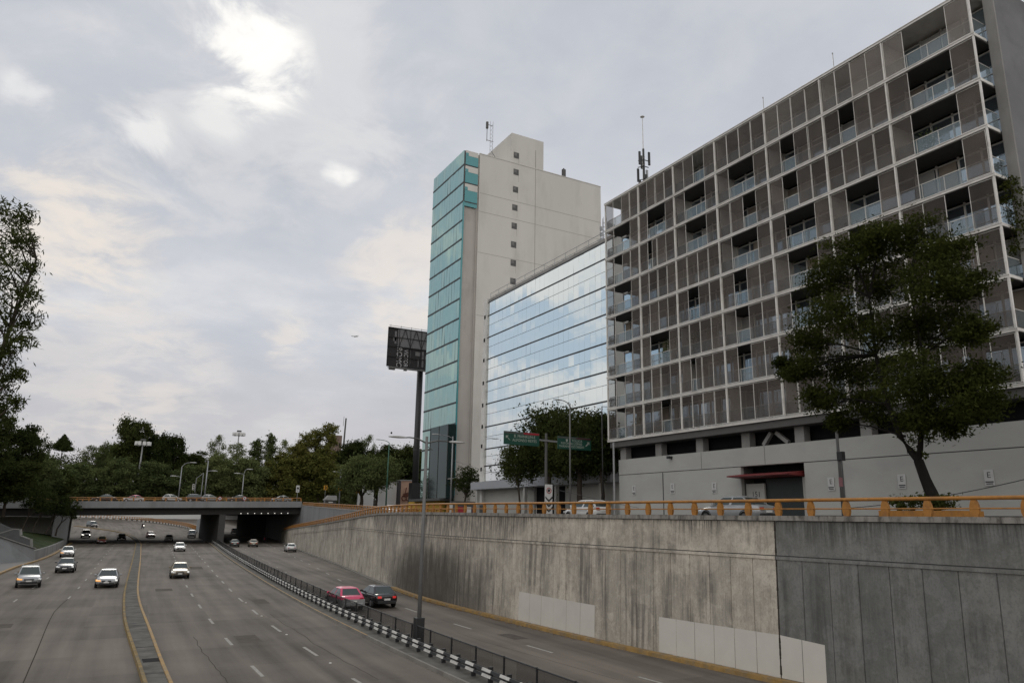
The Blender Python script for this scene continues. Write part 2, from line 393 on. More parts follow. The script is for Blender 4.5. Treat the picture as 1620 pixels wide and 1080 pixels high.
def wall_mat(name, light, mid, darkc, soot=None, y0=0.0, step=1.2):
    """board-marked concrete with runs of black algae, grey paint-overs and joints: stains vary along the wall and run down it"""
    m, nt, b = base_mat(name); l = nt.links.new
    g = nd(nt, 'ShaderNodeNewGeometry')
    def noise(scale, st, detail=6, rough=0.6):
        mp = nd(nt, 'ShaderNodeMapping'); mp.inputs['Scale'].default_value = st; l(g.outputs['Position'], mp.inputs[0])
        n = nd(nt, 'ShaderNodeTexNoise', ins={'Scale': scale, 'Detail': detail, 'Roughness': rough}); l(mp.outputs[0], n.inputs['Vector']); return n.outputs[0]
    def mr(v, a, b_, c=0.0, d=1.0):
        n = nd(nt, 'ShaderNodeMapRange', interpolation_type='SMOOTHSTEP', ins={1: a, 2: b_, 3: c, 4: d}); l(v, n.inputs[0]); return n.outputs[0]
    def mth(op, a, b_):
        q = nd(nt, 'ShaderNodeMath', operation=op)
        for i, v in enumerate((a, b_)):
            if isinstance(v, (int, float)): q.inputs[i].default_value = v
            else: l(v, q.inputs[i])
        return q.outputs[0]
    def mx(f, a, b_):
        n = nd(nt, 'ShaderNodeMix', data_type='RGBA')
        if isinstance(f, float): n.inputs[0].default_value = f
        else: l(f, n.inputs[0])
        for i, q in ((6, a), (7, b_)):
            if isinstance(q, tuple): n.inputs[i].default_value = q
            else: l(q, n.inputs[i])
        return n.outputs[2]
    sp = nd(nt, 'ShaderNodeSeparateXYZ'); l(g.outputs['Position'], sp.inputs[0])
    streak = noise(1.0, (2.6, 2.6, 0.13), 8, 0.64)
    streak2 = noise(1.0, (9, 9, 0.30), 8, 0.66)
    blot = noise(0.55, (1, 1, 0.9))
    fine = noise(5.0, (1, 1, 1))
    mott = noise(1.5, (1, 1, 0.55), 7, 0.68)
    c = mx(mr(blot, 0.38, 0.62), hexf(light), hexf(mid))
    c = mx(mth('MULTIPLY', mr(mott, 0.47, 0.60), 0.55), c, (mid[0] * 0.78, mid[1] * 0.78, mid[2] * 0.80, 1))
    c = mx(mth('MULTIPLY', mr(fine, 0.50, 0.68), 0.22), c, (mid[0] * 0.5, mid[1] * 0.5, mid[2] * 0.5, 1))
    # each cast panel came out, and was patched, a little different
    pn = nd(nt, 'ShaderNodeMath', operation='FLOOR'); l(mth('DIVIDE', mth('SUBTRACT', sp.outputs['Y'], y0), step), pn.inputs[0])
    wn1 = nd(nt, 'ShaderNodeTexWhiteNoise', noise_dimensions='1D'); l(pn.outputs[0], wn1.inputs['W'])
    low_ = mth('LESS_THAN', sp.outputs['Z'], 4.76)
    c = mx(mth('MULTIPLY', mth('MULTIPLY', mr(wn1.outputs['Value'], 0.35, 1.0), low_), 0.42), c, (mid[0] * 0.66, mid[1] * 0.68, mid[2] * 0.70, 1))
    big = noise(0.22, (1, 1, 1.6), 5, 0.65)
    c = mx(mth('MULTIPLY', mr(big, 0.46, 0.62), 0.35), c, (mid[0] * 0.72, mid[1] * 0.72, mid[2] * 0.74, 1))
    rect = noise(0.9, (1, 1, 1), 1, 0.3)
    c = mx(mth('MULTIPLY', mr(rect, 0.60, 0.61), 0.35), c, (light[0] * 1.05, light[1] * 1.05, light[2] * 1.08, 1))
    grit = noise(14.0, (1, 1, 0.8), 8, 0.7)
    c = mx(mth('MULTIPLY', mr(grit, 0.44, 0.70), 0.42), c, (mid[0] * 0.42, mid[1] * 0.42, mid[2] * 0.42, 1))
    scab = noise(3.2, (1, 1, 0.8), 8, 0.7)
    c = mx(mth('MULTIPLY', mr(scab, 0.55, 0.585), 0.40), c, (mid[0] * 0.70, mid[1] * 0.71, mid[2] * 0.73, 1))
    c = mx(mth('MULTIPLY', mr(scab, 0.43, 0.405), 0.30), c, (light[0] * 1.08, light[1] * 1.08, light[2] * 1.1, 1))
    # black runs from under the coping, long where water spills over
    spill = noise(0.10, (1, 1, 0.0), 3)
    reach = mth('ADD', mth('MULTIPLY', mr(spill, 0.38, 0.62), 3.6), 0.6)
    depth = mth('SUBTRACT', 6.6, sp.outputs['Z'])
    run = mth('SUBTRACT', 1.0, mth('DIVIDE', depth, reach))
    run = mth('MULTIPLY', mr(run, 0.0, 0.9), mr(streak2, 0.36, 0.62))
    c = mx(mth('MULTIPLY', run, 0.88), c, hexf(darkc))
    c = mx(mth('MULTIPLY', mth('MULTIPLY', mr(streak, 0.44, 0.66), mr(big, 0.36, 0.60)), 0.60), c, hexf(darkc))
    c = mx(mth('MULTIPLY', mr(streak2, 0.54, 0.70), 0.24), c, hexf(darkc))
    if soot:
        yc, zc_, ry, rz_ = soot
        dy = mth('DIVIDE', mth('SUBTRACT', sp.outputs['Y'], yc), ry); dz = mth('DIVIDE', mth('SUBTRACT', sp.outputs['Z'], zc_), rz_)
        q = mth('ADD', mth('MULTIPLY', dy, dy), mth('MULTIPLY', dz, dz))
        q = mth('ADD', q, mth('MULTIPLY', mth('SUBTRACT', streak, 0.5), 2.6))
        c = mx(mth('MULTIPLY', mr(q, 1.25, 0.1), 0.86), c, (0.042, 0.038, 0.034, 1))
    l(c, b.inputs['Base Color']); b.inputs['Roughness'].default_value = 0.92; b.inputs['Specular IOR Level'].default_value = 0.2
    bp = nd(nt, 'ShaderNodeBump', ins={'Strength': 0.35, 'Distance': 0.02}); l(fine, bp.inputs['Height']); l(bp.outputs[0], b.inputs['Normal'])
    return m
M['patch'] = mat('fresh_cream_paint', (0.52, 0.50, 0.455), 0.85, var=0.06, scale=0.8)

# ---------------------------------------------------------------- plan of the road
def curve(pts):
    ys = [p[0] for p in pts]; xs = [p[1] for p in pts]; n = len(pts)
    m = []
    for i in range(n):
        if i == 0: m.append((xs[1] - xs[0]) / (ys[1] - ys[0]))
        elif i == n - 1: m.append((xs[-1] - xs[-2]) / (ys[-1] - ys[-2]))
        else: m.append((xs[i + 1] - xs[i - 1]) / (ys[i + 1] - ys[i - 1]))
    def f(y):
        if y <= ys[0]: return xs[0] + m[0] * (y - ys[0])
        if y >= ys[-1]: return xs[-1] + m[-1] * (y - ys[-1])
        i = max(k for k in range(n - 1) if ys[k] <= y)
        h = ys[i + 1] - ys[i]; t = (y - ys[i]) / h
        return (2*t**3-3*t**2+1)*xs[i] + (t**3-2*t**2+t)*h*m[i] + (-2*t**3+3*t**2)*xs[i+1] + (t**3-t**2)*h*m[i+1]
    return f
MED_L = curve([(-40, 2.4), (20, 2.5), (33, 2.6), (50, 2.65), (60, 2.95), (72, 3.5), (112, 5.9), (150, 8.1), (180, 9.7), (205, 10.0), (230, 7.5), (262, -3)])
MED_R = curve([(-40, 3.6), (20, 3.6), (33, 3.6), (47, 3.85), (60, 4.1), (72, 4.6), (112, 7.0), (150, 9.2), (180, 10.8), (205, 11.1), (230, 8.6), (262, -1.8)])
KERB_B = curve([(-40, 13.2), (10, 13.3), (29, 13.4), (42, 13.7), (55, 14.2), (79, 15.7), (124, 19.2), (184, 24.6), (210, 26.4), (235, 26.6), (262, 25), (300, 15), (330, -5)])
WALL = curve([(-20, 27.6), (5, 26.8), (13, 26.1), (23, 25.2), (35, 24.3), (48, 24.0), (58, 24.2), (72, 25.8), (98, 29.6), (138, 34.7), (184, 41.2), (215, 46.0)])
WALL2 = curve([(66, 30.2), (78, 31.5), (92, 33.0), (119, 36.0), (174, 42.4)])
def zr(y):
    return 0.0 if y < 185 else (0.03 * (y - 190) if y > 195 else 0.03 * (y - 185) ** 2 / 20)
def yspan(a, b, st): 
    n = max(1, int(round((b - a) / st))); return [a + (b - a) * i / n for i in range(n + 1)]

def ribbon(mb, fl, fr, ys, fz0, fz1=None):
    for a, b in zip(ys, ys[1:]):
        mb.quad((fl(a), a, fz0(a)), (fr(a), a, (fz1 or fz0)(a)), (fr(b), b, (fz1 or fz0)(b)), (fl(b), b, fz0(b)))
    return mb
def kerbline(mb, fl, fr, ys, h, zf=zr):
    rings = [[(fl(y), y, zf(y) - 0.05), (fr(y), y, zf(y) - 0.05), (fr(y) - 0.02, y, zf(y) + h), (fl(y) + 0.02, y, zf(y) + h)] for y in ys]
    return mb.loft(rings, True)

g = MB(); n = 48
g.add([(0, 0, -0.6)] + [(7000 * math.cos(2*math.pi*i/n), 7000 * math.sin(2*math.pi*i/n), -0.6) for i in range(n)], [(0, i + 1, (i + 1) % n + 1) for i in range(n)])
struct(g.build('ground', M['ground']))
g = MB()
ribbon(g, lambda y: -40.0, lambda y: 80.0, yspan(-60, 420, 5), zr)
struct(g.build('freeway', M['road']))

# painted lane dashes
mk = MB()
def dashes(f, y0, y1, cyc, ln, w=0.15):
    y = y0
    while y < y1:
        a, b = y, y + ln
        mk.quad((f(a) - w/2, a, zr(a) + .005), (f(a) + w/2, a, zr(a) + .005), (f(b) + w/2, b, zr(b) + .005), (f(b) - w/2, b, zr(b) + .005)); y += cyc
LN1 = curve([(-20, 6.8), (32, 6.9), (45, 7.15), (56.5, 7.6), (75, 8.6), (117, 11.6), (150, 14.0), (180, 16.0)])
LN2 = curve([(-20, 9.9), (32, 10.0), (47, 10.2), (55, 10.6), (64, 11.1), (74, 11.8), (95, 13.4), (123, 15.6), (169, 19.2), (190, 20.8)])
LNR = curve([(-20, 21.8), (20, 20.9), (32, 20.4), (47, 20.3), (60, 21.0), (72, 22.4), (98, 26.0), (138, 31.0), (184, 36.5)])
LNR2 = curve([(-20, 18.6), (32, 17.6), (47, 17.4), (60, 17.9), (72, 18.8), (98, 21.4), (138, 25.4), (184, 30.8)])
LNL = curve([(20, -1.4), (41, -1.2), (58, -1.0), (66, -0.4), (83, 0.7), (119, 2.6), (177, 5.9)])
LNL2 = curve([(20, -5), (41, -4.6), (65, -3.7), (83, -2.7), (119, -0.8), (177, 2.4)])
dashes(LN1, 0, 184, 8.1, 2.4); dashes(LN2, 4, 184, 8.0, 2.6)
dashes(LNR, 6.5, 182, 8.6, 2.4); dashes(LNR2, 62, 182, 8.6, 2.0, 0.1)
dashes(LNL, 66, 178, 8.4, 2.0, 0.12); dashes(LNL2, 54.5, 100, 10.5, 2.0, 0.12)
struct(mk.build('lane_marking', M['marking']))
ck = MB()
ribbon(ck, lambda y: LNL(y) - .02, lambda y: LNL(y) + .02, yspan(5, 66, 4), lambda y: .004)
random.seed(12)
for (f_, off, ya, yb) in ((LN1, -1.3, 22, 44), (LN2, .9, 30, 52), (LNR, -1.1, 26, 40)):
    x = off; P = []
    for y in yspan(ya, yb, .7):
        x += random.uniform(-.07, .07); P.append((f_(y) + x, y))
    for p, q in zip(P, P[1:]): ck.quad((p[0] - .012, p[1], .0035), (p[0] + .012, p[1], .0035), (q[0] + .012, q[1], .0035), (q[0] - .012, q[1], .0035))
struct(ck.build('road_joint', M['crack']))
pt = MB()
for (f_, off, y, w, ln) in ((LN1, 1.0, 41, 1.1, 2.4), (LNL, -2.4, 51, 1.4, 1.8), (LN2, 1.2, 58, 1.0, 3.2), (LN1, -1.9, 70, 1.3, 2.2), (LNR, .8, 36.5, .9, 2.0), (LNL, 1.2, 88, 1.5, 4.0), (LN2, -1.5, 96, 1.4, 5.0)):
    pt.quad((f_(y) + off - w / 2, y, .003), (f_(y) + off + w / 2, y, .003), (f_(y + ln) + off + w / 2, y + ln, .003), (f_(y + ln) + off - w / 2, y + ln, .003))
struct(pt.build('road_patch', mat('repaired_road_patch', (0.078, 0.068, 0.058), .9, var=.25, scale=2)))
# cat's-eye studs
st = thing('road_studs', 'small white studs glued along the lane lines of the middle carriageway', 'road studs')
sb = MB()
for i, y in enumerate((35, 43.8, 52, 60)): sb.ball((LN2(y) + .05, y - 1.0, 0.012), 0.07, 0.09, 0.025)
sb.build('stud', M['white_paint'], st)

# median between the two oncoming carriageways
ys = yspan(-40, 262, 4)
md = MB(); ribbon(md, lambda y: MED_L(y) + .12, lambda y: MED_R(y) - .12, ys, lambda y: zr(y) + 0.13)
struct(md.build('median', M['median']))
k = MB(); kerbline(k, MED_L, lambda y: MED_L(y) + .17, ys, 0.17); struct(k.build('median_kerb', M['kerb_worn']))
k = MB(); kerbline(k, lambda y: MED_R(y) - .17, MED_R, ys, 0.17)
struct(k.build('median_kerb', M['yellow_kerb']))
jb = MB(); random.seed(4)
y = 34.0
while y < 170:
    a, b_ = MED_L(y) + .18, MED_R(y) - .18
    w = random.choice((0.05, 0.10, 0.16))
    jb.quad((a, y, .1345), (b_, y, .1345), (b_, y + w, .1345), (a, y + w, .1345)); y += random.choice((2.4, 3.0, 3.6))
struct(jb.build('median_joint', M['dark']))
dr = MB(); dr.box(2.85, 3.55, 36.6, 37.5, 0.125, 0.137); struct(dr.build('drain_opening', M['dark']))

# strip carrying the central barrier
ys = yspan(-40, 330, 4)
sp_ = MB(); ribbon(sp_, lambda y: KERB_B(y) + .1, lambda y: KERB_B(y) + 2.1, ys, lambda y: zr(y) + 0.12)
struct(sp_.build('barrier_strip', M['median']))
k = MB(); kerbline(k, KERB_B, lambda y: KERB_B(y) + .16, ys, 0.15); kerbline(k, lambda y: KERB_B(y) + 1.98, lambda y: KERB_B(y) + 2.14, ys, 0.15)
struct(k.build('barrier_kerb', M['kerb']))
ye = MB(); ribbon(ye, lambda y: KERB_B(y) + .03, lambda y: KERB_B(y) + .13, yspan(40, 190, 4), lambda y: zr(y) + .155)
struct(ye.build('kerb_paint', M['yellow_kerb']))

# black and white guard rail
gr = thing('guard_rail', 'low double-beam guard rail striped black and white beside the black mesh fence', 'guard rail', (14.3, 30, 0.12))
RAIL = lambda y: KERB_B(y) + 0.75
for zc_ in (0.57, 0.37):
    bm_ = MB(); y = 8.0; i = 0; rings = []
    while y < 330:
        rings.append([(RAIL(y) - .035, y, zr(y) + zc_ - .045), (RAIL(y) + .02, y, zr(y) + zc_ - .045), (RAIL(y) + .05, y, zr(y) + zc_ + .045), (RAIL(y) + .0, y, zr(y) + zc_ + .045)])
        y += 0.75 if y < 110 else 1.5
    bm_.loft(rings)
    bm_.m = [(k // 4) % 2 for k in range(len(bm_.f))]
    bm_.build('striped_beam', [M['black'], M['white_paint']], gr, world=True)
y = 9.0; i = 0; rest = MB()
while y < 330:
    p = MB() if i < 95 else rest
    p.box(RAIL(y) + .04, RAIL(y) + .2, y - .06, y + .06, zr(y) + .1, zr(y) + .70)
    if i < 95: p.build('post', M['black'], gr, world=True)
    y += 1.5 if i < 60 else 3; i += 1
tag(rest.build('railing_posts', M['black'], gr, world=True), kind='stuff')

# black mesh fence
M['fence_mesh'] = mesh_mat('black_wire_mesh', (0.012, 0.012, 0.012), 0.36)
FEN = lambda y: KERB_B(y) + 1.45
fe = thing('mesh_fence', 'long low black wire mesh fence running along the middle of the freeway', 'fence', (15, 30, 0.12))
ys = yspan(6, 206, 2)
a = MB()
for y0, y1 in zip(ys, ys[1:]): a.hexa([(FEN(y0)-.006, y0, zr(y0)+.12), (FEN(y0)+.006, y0, zr(y0)+.12), (FEN(y1)+.006, y1, zr(y1)+.12), (FEN(y1)-.006, y1, zr(y1)+.12), (FEN(y0)-.006, y0, zr(y0)+1.0), (FEN(y0)+.006, y0, zr(y0)+1.0), (FEN(y1)+.006, y1, zr(y1)+1.0), (FEN(y1)-.006, y1, zr(y1)+1.0)])
a.build('mesh_panel', M['fence_mesh'], fe, world=True)
a = MB(); a.tube([(FEN(y), y, zr(y) + 1.02) for y in ys], 0.028, 6); a.build('top_rail', M['black'], fe, world=True)
a = MB(); a.tube([(FEN(y), y, zr(y) + .2) for y in ys], 0.02, 6); a.build('bottom_rail', M['black'], fe, world=True)
y = 7.0
while y < 206:
    a = MB(); a.box(FEN(y) - .03, FEN(y) + .03, y - .03, y + .03, .1 + zr(y), 1.06 + zr(y)); a.build('post', M['black'], fe, world=True); y += 2.5

# ---------------------------------------------------------------- right retaining wall
def on_wall(px, py, f):
    y = 60.0
    for _ in range(40):
        p = at(px, py, x=f(y)); y = 0.5 * y + 0.5 * p.y
    return p
tops = [(0, 6.5), (30, 6.5), (74, 6.6)]
for q in ((544, 821), (500, 829), (456, 836.5)):
    p = on_wall(q[0], q[1], WALL); tops.append((p.y, p.z))
tops.append((tops[-1][0] + 40, max(tops[-1][1] - 1.6, 0.7)))
WT = curve(sorted(tops))
WEND = 200
def wp(y, s, off=0.0):       # point on the wall face: s = height above the road
    return (WALL(y) + 0.03 * s - off, y, s)
def wall_run(name, label, y0, y1, m, ledge=True):
    t = thing(name, label, 'retaining wall', (WALL((y0 + y1) / 2), (y0 + y1) / 2, 0))
    ys = yspan(y0, y1, 1.2)
    back, pan, upper = MB(), MB(), MB()
    for a, b in zip(ys, ys[1:]):
        ta, tb = WT(a), WT(b); zl = min(4.75, ta - 1.2, tb - 1.2)
        back.quad(wp(a, 0, -.035), wp(b, 0, -.035), wp(b, tb - .1, -.035), wp(a, ta - .1, -.035))
        gp = 0.012
        r = [(wp(a + gp, 0, -.03), wp(a + gp, zl, -.03)), (wp(a + gp + .012, 0), wp(a + gp + .012, zl)), (wp(b - gp - .012, 0), wp(b - gp - .012, zl)), (wp(b - gp, 0, -.03), wp(b - gp, zl, -.03))]
        for u, v in zip(r, r[1:]): pan.quad(u[0], v[0], v[1], u[1])
        if tb > 1.5:
            upper.quad(wp(a, zl + .17, .005), wp(b, zl + .17, .005), wp(b, tb - .2, .005), wp(a, ta - .2, .005))
            if ledge and zl > 2.5:
                upper.quad(wp(a, zl, .05), wp(b, zl, .05), wp(b, zl + .13, .05), wp(a, zl + .13, .05))
                upper.quad(wp(a, zl + .13, .05), wp(b, zl + .13, .05), wp(b, zl + .13, -.03), wp(a, zl + .13, -.03))
                upper.quad(wp(a, zl, -.03), wp(b, zl, -.03), wp(b, zl, .05), wp(a, zl, .05))
            else:
                upper.quad(wp(a, zl, .004), wp(b, zl, .004), wp(b, zl + .17, .004), wp(a, zl + .17, .004))
    back.build('joint_backing', M['dark_steel'], t, world=True)
    pan.build('lower_panels', m, t, world=True)
    upper.build('upper_band', m, t, world=True)
    cop = MB(); rings = []
    for y in ys:
        z = WT(y); x = WALL(y) + .03 * z
        rings.append([(x - .10, y, z - .17), (x + .5, y, z - .17), (x + .5, y, z + .03), (x - .08, y, z + .03)])
    cop.loft(rings, True); cop.build('coping', M['cop'], t, world=True)
    return t
M['cop'] = mat('dirty_coping_concrete', (0.22, 0.205, 0.185), 0.9, var=0.3, scale=1.2, stretch=(3, 3, 1), dirt=((0.05, 0.047, 0.042), 0.9, 1.1), bump=0.4)
YS = on_wall(1225, 900, WALL).y
M['wall_beige'] = wall_mat('stained_beige_concrete', (0.56, 0.51, 0.43), (0.42, 0.385, 0.325), (0.052, 0.047, 0.041), soot=(57.0, 1.0, 13.0, 3.6), y0=YS + .015, step=(WEND - YS - .015) / round((WEND - YS - .015) / 1.2))
M['wall_grey'] = wall_mat('grey_painted_concrete', (0.205, 0.205, 0.195), (0.165, 0.166, 0.155), (0.06, 0.06, 0.055))
w1 = wall_run('retaining_wall', 'tall dirty beige concrete retaining wall with black water stains beside the right lanes', YS + .015, WEND, M['wall_beige'])
w2 = wall_run('retaining_wall', 'grey painted concrete retaining wall at the near right end of the stained one', -12, YS - .015, M['wall_grey'])
def patch(parent, pts, y0, y1, zt0, zt1):
    a = MB(); ys = yspan(y0, y1, 1.2)
    for q, r in zip(ys, ys[1:]):
        f0 = (q - y0) / (y1 - y0); f1 = (r - y0) / (y1 - y0)
        a.quad(wp(q + .014, .18, .004), wp(r - .014, .18, .004), wp(r - .014, zt0 + (zt1 - zt0) * f1, .004), wp(q + .014, zt0 + (zt1 - zt0) * f0, .004))
    o = a.build('paint_patch', M['patch'], parent, world=True); o['label'] = 'rectangle of fresh cream paint low on the wall'
pa, pb = on_wall(820, 935, WALL), on_wall(940, 957, WALL); patch(w1, 0, pb.y, pa.y, pb.z, pa.z)
pc, pd = on_wall(1041, 975, WALL), on_wall(1226, 1003, WALL); patch(w1, 0, YS + .02, pc.y, pd.z, pc.z)
pe = on_wall(1304, 1020, WALL); patch(w2, 0, pe.y, YS - .02, pe.z, pd.z)
# broken open joint where the two walls meet
random.seed(6); a = MB(); z = .3; xo = 0
while z < 6.3:
    h = random.uniform(.12, .4); w0 = random.uniform(.02, .07)
    p, q = wp(YS - w0, z, .006), wp(YS + w0 * .7, z, .006); p2, q2 = wp(YS - w0 * .8, z + h, .006), wp(YS + w0 * .6, z + h, .006)
    a.quad(p, q, q2, p2); z += h * 1.0
a.build('open_joint', M['crack'], w1, world=True)
k = MB(); kerbline(k, lambda y: WALL(y) - .45, lambda y: WALL(y) - .02, yspan(-12, 66, 3), 0.17)
struct(k.build('wall_kerb', M['yellow_kerb']))
k = MB(); kerbline(k, lambda y: WALL(y) - .5, lambda y: WALL(y) - .02, yspan(66, WEND, 3), 0.16)
struct(k.build('far_wall_kerb', M['kerb']))
# dead leaves collected at the foot of the wall
random.seed(8); lf = MB()
for i in range(700):
    y = random.gauss(52, 9); x = WALL(y) - .5 - abs(random.gauss(0, .16)); s = random.uniform(.03, .07); a = random.random() * 6.28
    z = .012 + random.random() * .03
    lf.quad((x - s*math.cos(a), y - s*math.sin(a), z), (x + s*math.sin(a)*.5, y - s*math.cos(a)*.5, z + .02), (x + s*math.cos(a), y + s*math.sin(a), z), (x - s*math.sin(a)*.5, y + s*math.cos(a)*.5, z + .01))
tag(lf.build('fallen_leaves', mat('dry_leaves', (0.20, 0.12, 0.045), 0.9, var=0.5, scale=8)), kind='stuff')

# ---------------------------------------------------------------- orange railings
def post_shape(mb, c, ty, h):
    """barrel-shaped cast post, wide across the rail direction ty"""
    tx, tyy = ty
    prof = [(-.10, 0), (.10, 0), (.145, .25*h), (.15, .48*h), (.135, .7*h), (.08, h), (-.08, h), (-.135, .7*h), (-.15, .48*h), (-.145, .25*h)]
    nx, ny = tyy, -tx
    pts = [(c[0] + tx*a - nx*.07, c[1] + tyy*a - ny*.07, c[2] + b) for a, b in prof]
    mb.prism(pts, (nx*.14, ny*.14, 0))
def railing(label, path, y0, y1, zf, st, maxpost=96, group='orange traffic railings', h=0.56, inset=0.16, name='traffic_railing'):
    """posts on the coping, thick top rail, thin middle rail; path gives x for y"""
    ym = y0
    t = thing(name, label, 'railing', (path(ym) + inset, ym, zf(ym)), group=group)
    ys = yspan(y0, y1, st)
    P = [Vector((path(y) + inset, y, zf(y))) for y in ys]
    a = MB(); a.tube([p + Vector((0, 0, h + .07)) for p in P], 0.068, 8); a.build('top_rail', M['orange'], t, world=True, smooth=True)
    a = MB(); a.tube([p + Vector((-.05, 0, h * .5)) for p in P], 0.03, 6); a.build('middle_rail', M['orange'], t, world=True)
    rest = MB()
    for i, p in enumerate(P):
        d = (P[min(i + 1, len(P) - 1)] - P[max(i - 1, 0)]); d.z = 0; d.normalize()
        q = MB() if i < maxpost else rest
        post_shape(q, p, (d.x, d.y), h)
        if i < maxpost: q.build('post', M['orange'], t, world=True)
    if rest.v: tag(rest.build('railing_posts', M['orange'], t, world=True), kind='stuff')
    return t
r1 = railing('orange steel railing along the top of the stained retaining wall, nearest one', lambda y: WALL(y) + .19, 10.2, WEND - 3, lambda y: WT(y) + .03, 1.56)
# second wall between the sloping ramp and the street, with its own railing
BY = 174.0
ZT2 = curve([(66, 6.35), (80, 6.45), (100, 6.9), (174, 8.5)])
t = thing('ramp_wall', 'plain light grey concrete wall between the sloping ramp and the street above', 'retaining wall', (36, 120, 0))
a = MB(); ys = yspan(66, BY - .2, 4)
for q, r in zip(ys, ys[1:]):
    a.quad((WALL2(q), q, WT(q) - 3.0), (WALL2(r), r, WT(r) - 3.0), (WALL2(r), r, ZT2(r) - .12), (WALL2(q), q, ZT2(q) - .12))
a.build('wall_face', M['bridge'], t, world=True)
a = MB(); a.loft([[(WALL2(y) - .06, y, ZT2(y) - .12), (WALL2(y) + .4, y, ZT2(y) - .12), (WALL2(y) + .4, y, ZT2(y) + .06), (WALL2(y) - .06, y, ZT2(y) + .06)] for y in ys]); a.build('coping', M['conc'], t, world=True)
railing('orange railing on the light grey ramp wall running right from the bridge', WALL2, 66, 173, lambda y: ZT2(y) + .06, 1.7)
a = MB(); ribbon(a, lambda y: WALL(y) + .4, WALL2, yspan(60, WEND - 20, 5), lambda y: min(6.3, WT(y) - .35)); struct(a.build('ramp', M['asphalt']))

# street level on the right
def sz(y): return 6.2 if y < 85 else 6.2 + (min(y, 174) - 85) / 89 * 2.2
a = MB(); ribbon(a, lambda y: (WALL(y) + .4) if y < 66 else WALL2(y) + .3, lambda y: 44.0 if y < 66 else 75.0, yspan(-25, 66, 5), sz)
ribbon(a, lambda y: WALL2(y) + .3, lambda y: 75.0, yspan(66, 174, 5), sz)
struct(a.build('street', M['asphalt']))
a = MB(); a.box(37.2, 60, -25, 62, 5.2, 6.38); a.box(42.5, 140, 62.02, 120, 5.2, 6.40); struct(a.build('pavement', M['pave']))
a = MB(); a.box(36.95, 37.19, -25, 62, 5.2, 6.40); struct(a.build('pavement_kerb', M['kerb']))
a = MB(); a.box(60.02, 400, -60, 61.9, 5, 6.3); a.box(75, 400, 120.02, 300, 5, 8.4); struct(a.build('town_ground', M['pave']))

# ---------------------------------------------------------------- the bridge
BY = 174.0
def bz(x): return 8.28 + 0.024 * (x + 2.5)
M['pierm'] = mat('shade_dark_pier_concrete', (0.075, 0.074, 0.072), 0.9, var=.2)  # pier colour darkened to hold the shade under the bridge
br_ = thing('road_bridge', 'grey concrete road bridge crossing the freeway in the distance', 'bridge', (20, BY, 0))
xs = [-32 + i * 4 for i in range(20)]
xs = [x for x in xs if x < 42] + [42.4]
def deck(mb, y0, y1, zb, zt):
    mb.loft([[(x, y0, bz(x) + zb), (x, y1, bz(x) + zb), (x, y1, bz(x) + zt), (x, y0, bz(x) + zt)] for x in xs])
a = MB(); deck(a, BY + .35, 206.6, -.9, -.02); a.build('deck', M['asphalt'], br_, world=True)
a = MB(); deck(a, BY, BY + .34, -1.30, .06); deck(a, 206.62, 206.95, -1.38, .06); a.build('fascia', M['bridge'], br_, world=True)
gm = mat('shade_dark_concrete', (0.045, 0.044, 0.043), 0.9)  # near-black base colour carries the shade beneath the deck
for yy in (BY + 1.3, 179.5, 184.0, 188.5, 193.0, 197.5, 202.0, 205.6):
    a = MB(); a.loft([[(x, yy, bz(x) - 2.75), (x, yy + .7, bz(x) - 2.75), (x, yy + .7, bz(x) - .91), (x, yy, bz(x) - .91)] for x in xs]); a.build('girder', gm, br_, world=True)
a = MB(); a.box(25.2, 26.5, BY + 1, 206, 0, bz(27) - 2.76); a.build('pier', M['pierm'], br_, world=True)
a = MB(); a.hexa([(26.3, 206.05, 0), (27.5, 206.05, 0), (29.2, 238, 0), (28.2, 238, 0), (26.3, 206.05, 5.6), (27.5, 206.05, 5.6), (29.2, 238, 4.6), (28.2, 238, 4.6)]); a.build('pier_wing', M['bridge'], br_, world=True)
a = MB(); a.box(42.5, 45.2, BY + .1, 240, 0, 8.9); a.build('abutment', M['bridge'], br_, world=True)
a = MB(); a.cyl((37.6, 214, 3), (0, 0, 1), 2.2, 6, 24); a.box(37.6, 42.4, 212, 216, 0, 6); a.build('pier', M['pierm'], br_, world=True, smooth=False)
a = MB(); a.box(29.4, 46, 206.97, 232, 6.0, 8.38); a.build('shade_slab', gm, br_, world=True)  # extra slab added behind the bridge to darken the right span
a = MB(); a.box(-5.4, -2.75, BY + .2, 206.4, 0, bz(-4) - 2.76); a.build('abutment', M['bridge'], br_, world=True)
lampm = mat('lamp_glow', (0.9, 0.9, 0.85), 0.4, emit=((1.0, 0.97, 0.88), 1.0))
for i in range(8):
    x = 29.6 + i * 1.45
    a = MB(); a.box(x - .07, x + .07, BY + 1.12, BY + 1.29, bz(x) - 2.62, bz(x) - 2.48); a.build('lamp', lampm, br_, world=True)
def xrail(label, y0, x0, x1, st, zf, h=.62):
    t = thing('traffic_railing', label, 'railing', (x0, y0, zf(x0)), group='orange traffic railings')
    X = yspan(x0, x1, st)
    for zo, r, nm in ((h + .07, .085, 'top_rail'), (h * .5, .03, 'middle_rail')):
        a = MB(); a.tube([(x, y0, zf(x) + zo) for x in X], r, 8); a.build(nm, M['orange'], t, world=True)
    for x in X:
        a = MB(); post_shape(a, (x, y0, zf(x)), (1, 0), h); a.build('post', M['orange'], t, world=True)
xrail('orange railing on the near edge of the bridge deck above the grey fascia', BY + .17, -14, 42.2, 2.0, lambda x: bz(x) + .06)
xrail('orange railing on the far edge of the bridge deck behind the bridge traffic', 206.78, -14, 42.2, 2.6, lambda x: bz(x) + .06, .75)
